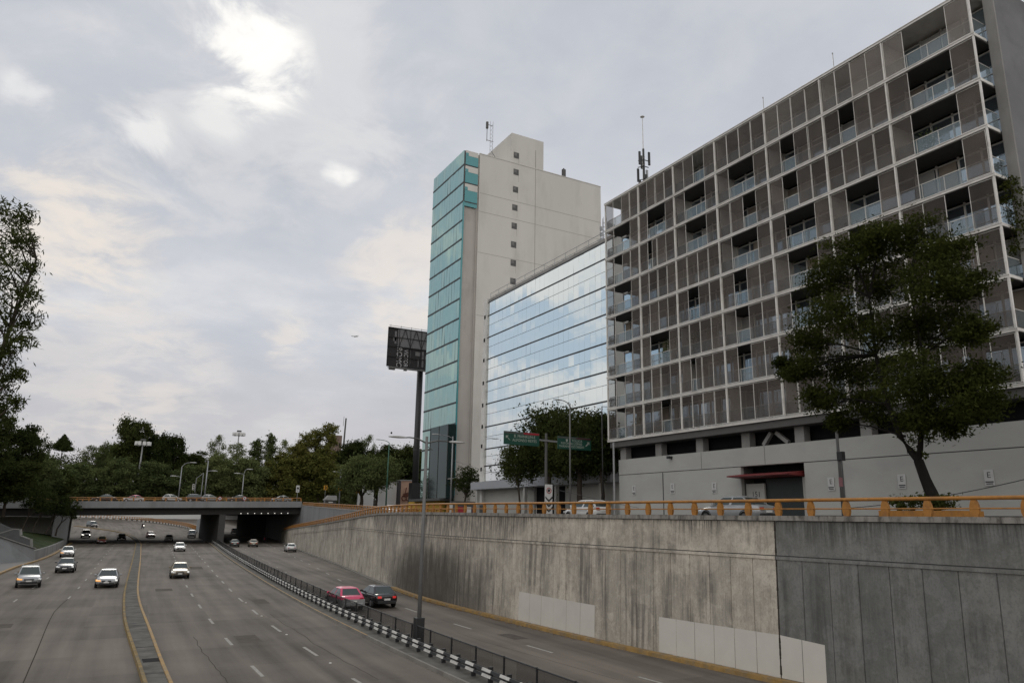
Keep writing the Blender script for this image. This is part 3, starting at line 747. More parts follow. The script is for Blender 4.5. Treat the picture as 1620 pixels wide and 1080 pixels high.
# railing of the carriageway that climbs away to the left behind the bridge
railing('tall orange railing on the curving barrier seen under the bridge', lambda y: KERB_B(y) + 1.6, 212, 328, lambda y: zr(y) + .14, 1.3, h=1.25, maxpost=90)

# ---------------------------------------------------------------- left bank
def poly_mesh(name, pts, m, kind=None, thick=None):
    a = MB()
    if thick: a.prism(pts, thick)
    else: a.add(pts, [tuple(range(len(pts)))])
    return a
lk = curve([(60, -9.5), (89, -7.0), (104, -6.0), (116, -4.6), (135, -3.3), (184, -1.7)])
k = MB(); kerbline(k, lambda y: lk(y) - .35, lk, yspan(70, 112, 3), 0.16); kerbline(k, lambda y: lk(y) - .35, lk, yspan(112.5, 182, 4), 0.16)
struct(k.build('left_kerb', M['yellow_kerb']))
a = MB(); ribbon(a, lambda y: -30.0, lambda y: lk(y) - .3, yspan(40, 116, 4), lambda y: .12); struct(a.build('left_pavement', M['pave']))
# low wall at the foot of the grass
t = thing('low_wall', 'low rough concrete wall at the foot of the grass bank by the left kerb', 'wall', (-5, 120, 0))
a = MB(); ys = yspan(117, 181, 4)
a.loft([[(lk(y) - 1.25, y, 0), (lk(y) - .9, y, 0), (lk(y) - .95, y, 1.25 - (y - 117) * .006), (lk(y) - 1.25, y, 1.25 - (y - 117) * .006)] for y in ys]); a.build('wall_face', M['conc'], t, world=True)
# grass bank (grid, rough) rising from the low wall to the left
random.seed(3)
def bank_z(u, y): return 1.1 + u * 7.2 * (1 - 0.62 * (y - 117) / 65) + 0.12 * math.sin(y * .9 + u * 7)
gb = MB(); nu = 12; ys = yspan(117.5, 181.5, 3.5); rings = []
for y in ys: rings.append([(lk(y) - 1.2 - u * 19.0, y, bank_z(u, y)) for u in [i / nu for i in range(nu + 1)]])
gb.loft(rings, False, closed=False); struct(gb.build('grass_bank', M['grassm']))
# grey wall panels facing the traffic
def bwall(name, label, pts_px, ys_, m, th=(0, .5, 0)):
    t = thing(name, label, 'wall', (at(pts_px[0][0], pts_px[0][1], y=ys_[0]).x, ys_[0], 0))
    P = [at(p[0], p[1], y=q) for p, q in zip(pts_px, ys_)]
    for p in P:
        if p.z < .35: p.z = 0.0
    a = MB(); a.prism(P, th); a.build('wall_face', m, t, world=True)
    a = MB()
    tops_ = sorted([p for p in P if p.z > .4], key=lambda p: p.x)
    for p, q in zip(tops_, tops_[1:]): a.beam(p + Vector((0, .25, .06)), q + Vector((0, .25, .06)), .62, .12)
    a.build('coping', M['conc'], t, world=True)
lw = mat('light_grey_wall_paint', (0.215, 0.22, 0.22), 0.85, var=0.1, scale=0.5, dirt=((0.13, 0.13, 0.125), 0.5, .4))
bwall('bank_wall', 'light grey wall panel with a falling top edge at the far left of the road', [(-60, 897), (55, 888), (54, 868), (0, 850), (-60, 832)], [104, 116, 116, 112, 106], lw)
bwall('bank_wall', 'stepped darker grey wall behind the light grey panel at the left', [(-60, 862), (48, 873), (47, 853), (31, 847), (30, 838), (22, 837), (-60, 800)], [121, 121, 121, 121, 121, 121, 121], mat('dark_grey_wall_paint', (0.10, 0.105, 0.105), 0.9, var=.15, dirt=((0.05, .05, .05), .5, .4)))
t = thing('wing_wall', 'pale concrete wing wall left of the bridge above the grass bank', 'wall', (-14, 181.9, 0))
a = MB(); a.box(-40, -3.0, 181.7, 182.0, 0, 5.2); a.build('wall_face', mat('pale_wing_concrete', (0.30, 0.295, 0.27), 0.9, var=.1, dirt=((.2, .19, .17), .5, .3)), t, world=True)
a = MB(); a.box(-40, -3.0, 181.6, 182.0, 5.22, 8.35); a.build('upper_band', gm, t, world=True)  # shadow on the upper wall put into its colour by the dark concrete
a = MB(); ribbon(a, lambda y: -300.0, lambda y: lk(max(y, 60)) - 20.6, yspan(60, 182, 6), lambda y: 7.6 if y < 120 else 7.6); struct(a.build('left_terrace', M['ground']))
t = thing('terrace_wall', 'dark retaining wall under the trees at the top of the left bank', 'wall', (-26, 120, 0))
a = MB(); ys = yspan(60, 182, 6)
for q, r in zip(ys, ys[1:]): a.quad((lk(q) - 20.5, q, 0), (lk(r) - 20.5, r, 0), (lk(r) - 20.5, r, 7.6), (lk(q) - 20.5, q, 7.6))
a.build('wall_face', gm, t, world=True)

# park terrain behind the bridge: rises away from the road
a = MB(); rings = []
def park_z(x, y):
    s = min(max((y - 333) / 45, 0), 1); s = s * s * (3 - 2 * s)
    return 6.2 + 9 * s + 0.02 * max(0, y - 380)
for y in yspan(332, 900, 12): rings.append([(x, y, park_z(x, y)) for x in yspan(-400, 500, 30)])
a.loft(rings, False, closed=False)
rings = [[(x, y, 8.3) for x in (75, 110, 400)] for y in (240, 290, 332)]
a.loft(rings, False, closed=False)
a.loft([[(x, y, 8.0) for x in (-300, -160, -60)] for y in (182, 240, 332)], False, closed=False)
struct(a.build('park_terrain', M['ground']))
a = MB(); a.loft([[(46, 197, 8.4), (75, 197, 8.4)], [(46, 332, 8.4), (75, 332, 8.4)]], False, closed=False); a.loft([[(42.4, 174.4, 8.45), (75, 174.4, 8.4)], [(42.4, 197, 8.5), (75, 197, 8.4)]], False, closed=False)
struct(a.build('far_street', M['asphalt']))
t = thing('boundary_wall', 'long pale boundary wall beyond the climbing carriageway, seen under the bridge', 'wall', (10, 331, 2))
a = MB(); a.box(-60, 75, 331, 331.5, 0, 6.9); a.build('wall_face', mat('pale_wall_plaster', (0.5, 0.5, 0.49), .9), t, world=True)
a = MB(); a.box(-60, 75, 330.9, 331.6, 6.92, 7.1); a.build('coping', M['conc'], t, world=True)

# ---------------------------------------------------------------- apartment block
M['frame'] = mat('pale_aluminium', (0.68, 0.66, 0.62), 0.5, 0.0, var=0.08, scale=1.0, dirt=((0.42, 0.39, 0.35), 0.6, 0.9))
M['screen'] = mesh_mat('bronze_mesh_screen', (0.098, 0.079, 0.064), 0.38, var=0.35)
M['screen_top'] = mesh_mat('backlit_mesh_screen', (0.20, 0.175, 0.15), 0.36, var=0.2)  # top row: paler colour stands for the light coming through from behind
M['balglass'] = None
def thin_glass(name, tint, alpha, rough=0.03):
    m, nt, b = base_mat(name)
    b.inputs['Base Color'].default_value = hexf(tint); b.inputs['Roughness'].default_value = rough; b.inputs['Alpha'].default_value = alpha
    b.inputs['Specular IOR Level'].default_value = 0.9; b.inputs['Metallic'].default_value = 0.35
    return m
M['balglass'] = thin_glass('balustrade_glass', (0.20, 0.25, 0.27), 0.36)
M['winglass'] = glass_mirror('dark_window_glass', (0.44, 0.53, 0.60), 0.03, 0.9)
M['curtain'] = mat('curtain_cloth', (0.25, 0.215, 0.175), 0.95, var=0.15, scale=1.5)
M['blind'] = mat('white_blind', (0.32, 0.32, 0.31), 0.9, var=0.08)
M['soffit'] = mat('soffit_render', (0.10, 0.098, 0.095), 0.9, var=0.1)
M['podium'] = mat('podium_render', (0.36, 0.36, 0.34), 0.85, var=0.07, scale=0.25, stretch=(1, 1, 2), dirt=((0.30, 0.295, 0.285), 0.5, 0.35), bump=0.05)
M['endwall'] = mat('grey_end_wall_render', (0.185, 0.185, 0.19), 0.9, var=0.14, scale=0.35, dirt=((0.12, 0.12, 0.125), 0.6, 0.5), bump=0.2)

random.seed(11)
AX = 40.0
BAY = [54.1, 49.13, 44.42, 39.5, 34.4, 29.5, 24.83, 19.45]
ZB = [13.13 + 2.845 * k for k in range(9)]     # beam levels, bottom to top
apt = thing('apartment_building', 'eight storey apartment block with bronze mesh screens and pale frames on a blank base', 'building', (40, 36, 6.3))
W_ = lambda mb, nm, m, **k: mb.build(nm, m, apt, world=True, **k)
# floors: beam at the edge + slab
for k, z in enumerate(ZB):
    a = MB()
    a.box(AX - .06, AX + .10, BAY[-1] - .08, BAY[0] + .08, z - .095, z + .095); a.box(AX - .10, AX - .061, BAY[-1] - .1, BAY[0] + .1, z + .04, z + .08)
    W_(a, 'floor_beam', M['frame'])
    if k < 8:
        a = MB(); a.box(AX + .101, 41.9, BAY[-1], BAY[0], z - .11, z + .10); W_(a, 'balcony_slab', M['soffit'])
a = MB(); a.box(AX + .101, 56, BAY[-1], BAY[0], ZB[8] - .1, ZB[8] + .12); W_(a, 'roof_slab', M['frame'])
a = MB(); a.box(42.6, 55, BAY[-1] + .3, BAY[0] - .3, ZB[8] + .121, ZB[8] + .55); W_(a, 'roof_parapet', M['podium'])
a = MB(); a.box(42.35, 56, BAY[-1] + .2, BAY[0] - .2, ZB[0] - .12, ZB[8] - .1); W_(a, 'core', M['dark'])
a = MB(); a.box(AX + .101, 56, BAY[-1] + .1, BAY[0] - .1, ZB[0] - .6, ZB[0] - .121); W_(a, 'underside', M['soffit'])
a = MB(); a.box(41.55, 58, BAY[-1] - .55, BAY[-1] - .2, 6.3, ZB[8] + .9); W_(a, 'end_wall', M['endwall'])
a = MB(); a.box(41.40, 41.54, BAY[-1] - .6, BAY[-1] - .05, ZB[0], ZB[8] + .6); W_(a, 'corner_strip', M['conc'])
for y in BAY:
    a = MB(); a.box(AX - .05, AX + .07, y - .042, y + .042, ZB[0] + .131, ZB[8] - .131); W_(a, 'vertical_post', M['frame'])
# which of the four screens of each bay are slid shut (1) or leave the balcony open (0); rows from the top
LAY = [['1011', '1111', '1101', '1111', '1111', '1111', '1001'],
       ['1001', '1001', '1001', '1001', '1011', '1011', '1001'],
       ['1011', '1h11', '1001', '1101', '1011', '1111', '1001'],
       ['1001', '1111', '1111', '1001', '1001', '1001', '1001'],
       ['1001', '1111', '1011', '1011', '1001', '1011', '1101'],
       ['1001', '1001', '1111', '1011', '1001', '1111', '1011'],
       ['1011', '1111', '1h11', '1011', '1111', '1011', '1111'],
       ['1011', '1101', '1111', '1111', '1111', '1101', '1111']]
screens = []
def framed(mb, y0, y1, z0, z1, x, w=.025):
    mb.box(x - .02, x + .02, y0, y0 + w, z0, z1); mb.box(x - .02, x + .02, y1 - w, y1, z0, z1)
    mb.box(x - .02, x + .02, y0 + w, y1 - w, z0, z0 + w); mb.box(x - .02, x + .02, y0 + w, y1 - w, z1 - w, z1)
for r in range(8):
    z0, z1 = ZB[7 - r] + .135, ZB[8 - r] - .135
    gl = MB(); fr = MB(); cu = MB(); bl = MB(); rl = MB(); wl = MB()
    for b in range(7):
        yl, yr = BAY[b] - .06, BAY[b + 1] + .06; w = (yl - yr) / 4
        for q, ch in enumerate(LAY[r][b]):
            a_, b_ = yl - (q + 1) * w + .012, yl - q * w - .012
            jx = random.choice((0, 0, .05))
            if ch == '1': screens.append((yr, r, a_ + random.uniform(-.04, .04), b_, z0 + .02, z1 - .02, AX + .02 + jx))
            elif ch == 'h': screens.append((yr, r, a_ , b_ - w * .45, z0 + .02, z1 - .02, AX + .02 + jx))
        # glass balustrade of the balcony, set behind the screens
        n = 4
        for q in range(n):
            gl.box(AX + .19, AX + .205, yl - (q + 1) * (yl - yr) / n + .015, yl - q * (yl - yr) / n - .015, z0 + .03, z0 + .93)
        rl.box(AX + .17, AX + .225, yr, yl, z0 + .935, z0 + .97)
        for q in range(n + 1): rl.box(AX + .18, AX + .215, yl - q * (yl - yr) / n - .013, yl - q * (yl - yr) / n + .013, z0, z0 + .934)
        # window wall behind
        np_ = 4; pw = (yl - yr) / np_
        for q in range(np_):
            p0, p1 = yl - (q + 1) * pw, yl - q * pw
            tl = random.uniform(-.012, .012)
            wl.quad((41.92 + tl, p1 - .05, z0 + .05), (41.92 - tl, p0 + .05, z0 + .05), (41.92 - tl, p0 + .05, z1 - .2), (41.92 + tl, p1 - .05, z1 - .2))
            fr.box(41.86, 41.98, p1 - .045, p1 + .045, z0, z1 - .01)
            rr = random.random()
            if r == 0 and rr < .55: bl.box(41.80, 41.84, p0 + .06, p1 - .06, z0 + .96, z1 - .2)
            elif rr < .22: cu.box(41.80, 41.84, p0 + .1, p0 + .1 + pw * random.uniform(.3, .9), z0 + .06, z1 - .25)
            elif rr < .36: bl.box(41.80, 41.84, p0 + .1, p1 - .1, z0 + random.uniform(.1, 1.2), z1 - .25)
        fr.box(41.86, 41.98, yr, yl, z1 - .2, z1 - .13); fr.box(41.87, 41.97, yr, yl, z0 + .95, z0 + .99)
        if b > 0 and random.random() < .35: fr.box(AX + .3, 41.85, yl + .03, yl + .09, z0, z1 - .02)
    W_(gl, 'balustrade', M['balglass']); W_(rl, 'handrail', M['frame']); W_(wl, 'window_wall', M['winglass']); W_(fr, 'window_frame', M['frame'])
    for nm_, q_ in (('curtain', cu), ('blind', bl)):
        for i0 in range(0, len(q_.v), 8):
            o1 = MB(); o1.hexa(q_.v[i0:i0 + 8]); W_(o1, nm_, M[nm_])
    # returns of the balcony at both ends
    a = MB(); a.box(AX + .2, 41.2, BAY[-1] - .03, BAY[-1] - .015, z0 + .03, z0 + .93); W_(a, 'end_balustrade', M['balglass'])
    a = MB(); a.box(AX + .2, 41.2, BAY[0] + .015, BAY[0] + .03, z0 + .03, z0 + .93); W_(a, 'end_balustrade', M['balglass'])
    a = MB(); a.box(AX + .1, 41.24, BAY[-1] - .06, BAY[-1] + .0, z0 - .2, z0 - .03); W_(a, 'end_beam', M['frame'])
    a = MB(); a.tube([(AX + .1, BAY[-1] - .02, z0 + .95), (41.24, BAY[-1] - .02, z0 + .95)], .022, 6); W_(a, 'end_rail', M['frame'])
screens.sort(key=lambda s: (s[0] * s[0] + AX * AX + (s[4] - CAM_H) ** 2))
rs, rf = MB(), MB()
for i, (yr, r, a_, b_, z0, z1, x) in enumerate(screens):
    s = MB() if i < 96 else rs; f = MB() if i < 96 else rf
    s.box(x - .006, x + .006, a_ + .025, b_ - .025, z0 + .025, z1 - .025); framed(f, a_, b_, z0, z1, x)
    if i < 96:
        o = W_(s, 'screen_panel', M['screen_top'] if r == 0 else M['screen']); f.build('screen_frame', M['frame'], o, world=False)
        # child frame keeps world layout: it shares the building's local space through its parent
        me = o.children[0].data
        l = apt.location
        for v in me.vertices: v.co = (v.co.x - l.x, v.co.y - l.y, v.co.z - l.z)
o = W_(rs, 'screens', M['screen']); o['kind'] = 'stuff'
o = W_(rf, 'screen_frames', M['frame']); o['kind'] = 'stuff'
# base: blank wall with a gateway, open parking deck above it
PX = 40.35
YG0, YG1 = 33.4, 38.9
ZP = 11.42
a = MB(); a.box(PX, PX + .3, YG1, 53.1, 6.75, 10.08); a.box(PX, PX + .3, -14, YG0, 6.75, 10.08); a.box(PX - .02, PX + .3, -14, 53.1, 10.13, ZP); W_(a, 'base_wall', M['podium'])
a = MB(); a.box(PX + .03, PX + .33, YG1, 53.08, 6.3, 6.74); a.box(PX + .03, PX + .33, -14, YG0, 6.3, 6.74); W_(a, 'plinth', M['asphalt'])
a = MB(); a.box(PX + .06, PX + .28, -14, 53.05, 10.081, 10.129)
for y in (47.3, 30.55): a.box(PX - .02, PX - .005, y - .05, y + .05, 6.76, 10.07)
for y in (42.8, 36.6, 26.2, 19.0): a.box(PX - .03, PX - .021, y - .012, y + .012, 10.15, ZP - .02)
W_(a, 'wall_joints', M['dark_steel'])
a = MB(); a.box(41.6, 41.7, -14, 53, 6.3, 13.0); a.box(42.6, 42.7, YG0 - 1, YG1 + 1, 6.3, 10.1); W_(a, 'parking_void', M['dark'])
a = MB(); a.box(PX + .31, 42.6, YG0 - .06, YG0 - .001, 6.3, 10.1); W_(a, 'gateway_side', M['soffit'])
a = MB(); a.box(PX + .31, 42.6, YG1 + .001, YG1 + .06, 6.3, 10.1); W_(a, 'gateway_side', M['soffit'])
a = MB(); a.box(PX + .4, PX + .55, YG1 - 1.7, YG1 - .05, 6.3, 8.9); W_(a, 'gate_panel', M['podium'])
a = MB(); a.box(PX + .35, PX + .55, YG0 + .02, YG0 + .5, 6.3, 9.2); W_(a, 'gate_pier', M['podium'])
a = MB(); a.box(PX + .6, PX + .7, YG0 + .5, YG1 - 1.7, 6.3, 9.2); W_(a, 'garage_door', mat('dark_green_steel_door', (0.018, 0.024, 0.024), 0.4))
text_mesh('number', '151', .55, M['black'], apt, Vector((PX + .395, YG1 - .95, 8.15)) - apt.location, (R_(90), 0, R_(-90)))
cn = mat('dark_red_canopy_paint', (0.16, 0.022, 0.022), 0.5)
a = MB(); a.hexa([(PX - 1.3, YG0 + .3, 9.32), (PX + .5, YG0 + .3, 9.25), (PX + .5, YG1 + .1, 9.25), (PX - 1.3, YG1 + .1, 9.32), (PX - 1.3, YG0 + .3, 9.40), (PX + .5, YG0 + .3, 9.62), (PX + .5, YG1 + .1, 9.62), (PX - 1.3, YG1 + .1, 9.40)]); W_(a, 'canopy', cn)
for px in (989, 1044.7, 1109.8, 1183, 1268.7, 1375):
    y = at(px, 690, x=41.0).y
    a = MB(); a.box(40.75, 41.35, y - .38, y + .38, ZP - 1.0, ZB[0] - .6); W_(a, 'column', M['conc'])
for (pa_, pb_) in (((1209, 704), (1219, 687)), ((1248, 700), (1231, 686))):
    p, q = at(pa_[0], pa_[1], x=41.0), at(pb_[0], pb_[1], x=41.0)
    a = MB(); a.beam(p, p + (q - p) * 1.15, .26, .26); W_(a, 'brace', M['conc'])
M['signw'] = mat('white_sign_enamel', (0.55, 0.55, 0.54), 0.5, var=.04)
M['signg'] = mat('weathered_sign_enamel', (0.42, 0.42, 0.41), 0.6, var=.1)
for i, (px, py) in enumerate(((1003, 775), (1064, 772), (1130, 771), (1315, 765), (1427, 761), (1565, 755))):
    p = at(px, py, x=PX - .03)
    lab = ['small white parking sign at the left end of the base wall, farthest from the gateway', 'small white parking sign in the middle of the three left of the gateway', 'small white parking sign just left of the red canopy gateway',
           'small white parking sign just right of the gateway by the utility pole', 'small white parking sign on the wall left of the big tree trunk', 'small white parking sign on the wall right of the big tree trunk'][i]
    s = thing('parking_sign', lab, 'sign', p, 0, 'parking signs on the base wall')
    a = MB(); a.box(-.02, 0, -.24, .24, -.40, .40); a.build('plate', M['signg'], s)
    text_mesh('letter', 'E', .42, M['dark_steel'], s, (-.025, 0, .12), (R_(90), 0, R_(-90)))
    a = MB(); a.box(-.025, -.021, -.2, .2, -.25, -.19); a.box(-.025, -.021, -.17, .17, -.34, -.29); a.build('text_lines', M['black'], s)
a = MB(); p = at(497 / 4.153 + 940, 595 / 4.153 + 580, x=PX - .2); a.box(p.x - .25, p.x + .2, p.y - .12, p.y + .12, p.z - .1, p.z + .1); a.tube([(p.x + .1, p.y, p.z), (p.x + .3, p.y, p.z - .25)], .04)
tag(W_(a, 'wall_lamp', M['black']))
# mast with antennas on the roof, and thin rods
def lattice(mb, x, y, z0, z1, w, st):
    for dx, dy in ((-1, -1), (1, -1), (0, 1)): mb.tube([(x + dx*w, y + dy*w, z0), (x + dx*w, y + dy*w, z1)], .035, 5)
    z = z0; k = 0
    while z < z1 - st:
        c = [(x - w, y - w), (x + w, y - w), (x, y + w)]
        for i in range(3): mb.tube([(*c[i], z), (*c[(i + 1) % 3], z + st)], .02, 4)
        z += st
p = at(1019, 288, x=47.0); q = at(1017, 182, x=47.0)
t = thing('antenna_mast', 'tall thin mast with black cell antennas and a white rod on the apartment roof', 'antenna', (p.x, p.y, ZB[8] + .5))
h = q.z - ZB[8] - .5
a = MB(); a.tube([(0, 0, 0), (0, 0, h * .68)], [.16, .12], 8); a.build('pole', M['black'], t)
a = MB(); a.tube([(0, 0, h * .68), (0, 0, h * .98)], [.05, .03], 6); a.ball((0, 0, h * .985), .25, .25, .08); a.build('rod', M['white_paint'], t)
for zf, r in ((.40, .55), (.52, .65), (.58, .6)):
    a = MB(); 
    for an in (0, 2.1, 4.2): a.beam((0, 0, h * zf), (r * math.cos(an), r * math.sin(an), h * zf), .07, .07)
    a.build('bracket', M['black'], t)
for zf, an in ((.38, .3), (.38, 2.4), (.30, 4.4), (.52, 1.2), (.52, 3.3), (.52, 5.4), (.26, .3), (.26, 3.2)):
    a = MB(); a.box(.6 * math.cos(an) - .11, .6 * math.cos(an) + .11, .6 * math.sin(an) - .07, .6 * math.sin(an) + .07, h * zf, h * zf + 1.5); a.build('antenna_panel', M['galv'] if an < 1 else M['black'], t)
for px, py, lab in ((1207, 155, 'thin metal rod standing on the apartment roof edge near its middle'), (1317, 85, 'thin metal rod on the apartment roof edge nearer the right end')):
    p = at(px, py, x=40.9); a = MB(); a.tube([(p.x, p.y, ZB[8] + .55), (p.x, p.y, p.z)], .03, 6); a.ball((p.x, p.y, p.z), .05, .05, .08)
    tag(a.build('roof_rod', M['galv'], origin=(p.x, p.y, ZB[8] + .55)), lab, 'rod')

# ---------------------------------------------------------------- mirror glass building
M['mirror'] = glass_mirror('silver_mirror_glass', (0.78, 0.81, 0.81), 0.015, 1.0)
GX, GY0, GY1 = 46.0, 61.0, 90.2
gb_ = thing('glass_building', 'mid rise office block with a mirror glass front reflecting clouds', 'building', (46, 76, 6.4))
G_ = lambda mb, nm, m, **k: mb.build(nm, m, gb_, world=True, **k)
zl = [36.0] + [at(770, yy, x=GX).z for yy in (501, 535, 569, 604, 639, 675, 710)] + [at(768, 737, x=GX).z, 11.0]
zl = sorted(zl)
random.seed(5)
for i in range(len(zl) - 1):
    z0, z1 = zl[i], zl[i + 1]; a = MB(); n = 27; w = (GY1 - GY0) / n
    rows = ((z0 + .09, (z0 + z1) / 2 + .12), ((z0 + z1) / 2 + .17, z1 - .09)) if z1 - z0 > 2 else ((z0 + .09, z1 - .09),)
    for (u, v) in rows:
        for q in range(n):
            y0, y1 = GY0 + q * w + .005, GY0 + (q + 1) * w - .005
            ty = random.gauss(0, .0028); tz = random.gauss(0, .0035)
            a.quad((GX + ty - tz, y1, u), (GX - ty - tz, y0, u), (GX - ty + tz, y0, v), (GX + ty + tz, y1, v))
    G_(a, 'glass_band', M['mirror'])
    a = MB(); a.box(GX - .03, GX + .1, GY0, GY1, z1 - .085, z1 + .085); G_(a, 'floor_line', M['black'])
a = MB(); a.box(GX + .05, GX + .16, GY0, GY1, 10.95, 36.0); G_(a, 'glass_backing', M['dark_steel'])
a = MB(); a.box(GX + .17, 70, 58, GY1, 11.0, 36.0); G_(a, 'building_core', M['podium'])
wc = mat('white_cladding', (0.62, 0.61, 0.58), 0.7, var=.08, dirt=((.42, .41, .39), .5, .5))
a = MB(); a.box(GX - .25, 70, GY1 + .01, GY1 + .9, 8, 36.5); G_(a, 'end_wall', wc)
for yy in (500, 536, 568, 604, 639, 673, 704, 741):
    p = at(771, yy, x=GX - .26); a = MB(); a.box(GX - .3, GX - .251, GY1 + .25, GY1 + .62, p.z - .25, p.z + .25); G_(a, 'vent', M['dark'])
a = MB(); a.box(GX - .02, 69.8, 58, GY1 + .3, 36.09, 36.45); G_(a, 'roof_edge', M['conc'])
a = MB()
ys = yspan(59, GY1 + .5, 2.4)
for y in ys: a.tube([(GX + .6, y, 36.45), (GX + .6, y, 37.6)], .03, 5); a.beam((GX + .05, y, 36.7), (GX + 1.4, y, 36.75), .06, .06)
for z in (37.0, 37.6): a.tube([(GX + .6, ys[0], z), (GX + .6, ys[-1], z)], .03, 5)
G_(a, 'roof_railing', M['galv'])
a = MB(); a.box(GX - 1.5, GX + .04, 60, GY1 + 1, 9.95, 10.9); G_(a, 'canopy', mat('grey_canopy_panel', (0.30, 0.31, 0.33), .5, var=.05))
a = MB(); a.box(GX + .1, GX + .4, 77.2, GY1, 6.4, 9.94); G_(a, 'ground_wall', M['podium'])
a = MB(); a.box(GX + .1, GX + .4, 60, 70.5, 6.4, 9.94); G_(a, 'ground_wall', M['podium'])
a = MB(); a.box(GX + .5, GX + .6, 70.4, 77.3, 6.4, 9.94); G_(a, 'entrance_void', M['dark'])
for y in (62, 70.4, 77.3, 89.8):
    a = MB(); a.box(GX - 1.3, GX - .9, y - .2, y + .2, 6.4, 9.94); G_(a, 'pillar', M['podium'])
# small mast standing on its roof, beside the apartments
p = at(955, 345, x=48.0)
t = thing('antenna_mast', 'short lattice antenna on the mirror glass roof beside the apartment corner', 'antenna', (48, p.y, 36.45))
a = MB(); lattice(a, 0, 0, 0, p.z - 36.45, .22, .5); a.build('lattice', M['galv'], t)
a = MB()
for z in (.8, 1.5, 2.2): a.box(-.5, -.3, -.1, .1, z, z + .5); a.beam((0, 0, z + .2), (-.4, 0, z + .2), .05, .05)
a.build('antenna_panel', M['galv'], t)

# ---------------------------------------------------------------- white tower with teal glass front
TX = 54.0
tc_ = at(735, 236, x=TX); TY = tc_.y; TY1 = at(686.5, 283, x=TX).y; TZ = tc_.z
tw = thing('office_tower', 'tall white slab tower with a teal glass front and a column of small dark windows', 'building', (TX, TY, 6.4))
T_ = lambda mb, nm, m, **k: mb.build(nm, m, tw, world=True, **k)
def towerwall_mat():
    m = mat('tower_white_render', (0.56, 0.545, 0.51), 0.9, var=0.06, scale=0.10, stretch=(1, 1, 0.35), dirt=((0.44, 0.425, 0.395), 0.6, 0.22), bump=0.05)
    return m
M['tower'] = towerwall_mat()
xr = at(950, 290, y=TY).x
a = MB(); a.box(TX + 3.3, xr, TY, TY1, 6.4, TZ - .1); T_(a, 'side_wall', M['tower'])
a = MB(); a.box(TX + .3, TX + 3.29, TY + .25, TY1 - .02, 6.4, TZ - .3); T_(a, 'grey_pier', mat('tower_grey_render', (0.40, 0.375, 0.345), .9, var=.1, scale=.2, stretch=(1, 1, .4), dirt=((.28, .26, .24), .6, .3)))
M['teal'] = glass_mirror('teal_mirror_glass', (0.33, 0.475, 0.435), 0.02, 0.95)
M['teal_side'] = mat('teal_spandrel_glass', (0.055, 0.25, 0.27), 0.15, var=.05)
ys_l = [236, 260.3, 288.6, 318.5, 348.5, 378.4, 409.2, 439.8, 472.8, 504, 536.7, 571, 604, 637, 670.5, 704, 737]
zt = [at(735 - 20 * (y - 235) / 520, y, x=TX).z for y in ys_l]
zt.append(6.5)
for i in range(len(zt) - 1):
    z1, z0 = zt[i], zt[i + 1]; a = MB(); n = 12; w = (TY1 - TY) / n
    for q in range(n):
        y0, y1 = TY + q * w + .012, TY + (q + 1) * w - .012; ty = random.gauss(0, .008); tz = random.gauss(0, .010)
        a.quad((TX + ty - tz, y1, z0 + .14), (TX - ty - tz, y0, z0 + .14), (TX - ty + tz, y0, z1 - .14), (TX + ty + tz, y1, z1 - .14))
    T_(a, 'glass_band', M['teal'])
    a = MB(); a.box(TX - .05, TX + .1, TY - .02, TY1 + .02, z0 - .16, z0 + .16); T_(a, 'floor_line', M['black'])
a = MB(); a.box(TX + .06, TX + .28, TY + .02, TY1, 6.4, TZ - .25); T_(a, 'glass_backing', M['dark_steel'])
a = MB(); a.box(TX + .02, TX + .3, TY - .06, TY - .005, 10, zt[3]); T_(a, 'corner_trim', M['teal_side'])
xw = at(757, 240, y=TY).x
for i in range(3):
    z1, z0 = zt[i], zt[i + 1]; h = z1 - z0
    a = MB(); a.box(TX + .31, xw, TY - .05, TY - .01, z0 + .12, z0 + h * .62); T_(a, 'side_glass', M['teal_side'])
    a = MB(); a.box(TX + .31, xw, TY - .04, TY - .02, z0 - .12, z0 + .1); T_(a, 'side_floor_line', M['black'])
    a = MB(); a.box(TX + .31, TX + .9, TY - .05, TY - .01, z0 + h * .63, z0 + h * .8); T_(a, 'side_glass', M['teal_side'])
    a = MB(); a.box(TX + .31, xw, TY - .035, TY + .2, z0 + h * .63, z1 - .13); T_(a, 'broken_cladding', M['tower'])
    if i == 2: 
        a = MB(); a.box(TX + .31, xw, TY - .05, TY - .01, z0 - h * .22, z0 - .13); T_(a, 'side_glass', M['teal_side'])
# stair head on the roof
pl, pr = at(810, 210, y=TY), at(860, 224, y=TY)
a = MB(); a.box(pl.x, pr.x, TY + .02, TY + 15, TZ - .2, pl.z); T_(a, 'stair_head', M['tower'])
a = MB(); a.box(TX + 3.25, xr + .05, TY - .06, TY + .3, TZ - .099, TZ + .05); T_(a, 'parapet_cap', M['tower'])
a = MB()
for px in (748,): 
    x = at(px, 500, y=TY).x; a.box(x - .05, x + .05, TY - .02, TY - .001, 8, TZ - .3)
x = at(846, 400, y=TY).x; a.box(x - .045, x + .045, TY - .02, TY - .001, 8, TZ + 4)
for py in (330, 358, 420, 515):
    z = at(860, py, y=TY).z; a.box(TX + 3.4, xr - .1, TY - .012, TY - .001, z - .03, z + .03)
T_(a, 'wall_joints', mat('joint_grey', (0.27, .255, .235), .9))
M['pane_dull'] = mat('dull_pane', (.13, .13, .125), .6); M['stain'] = mat('rain_stain', (.33, .315, .29), .9, var=.2)
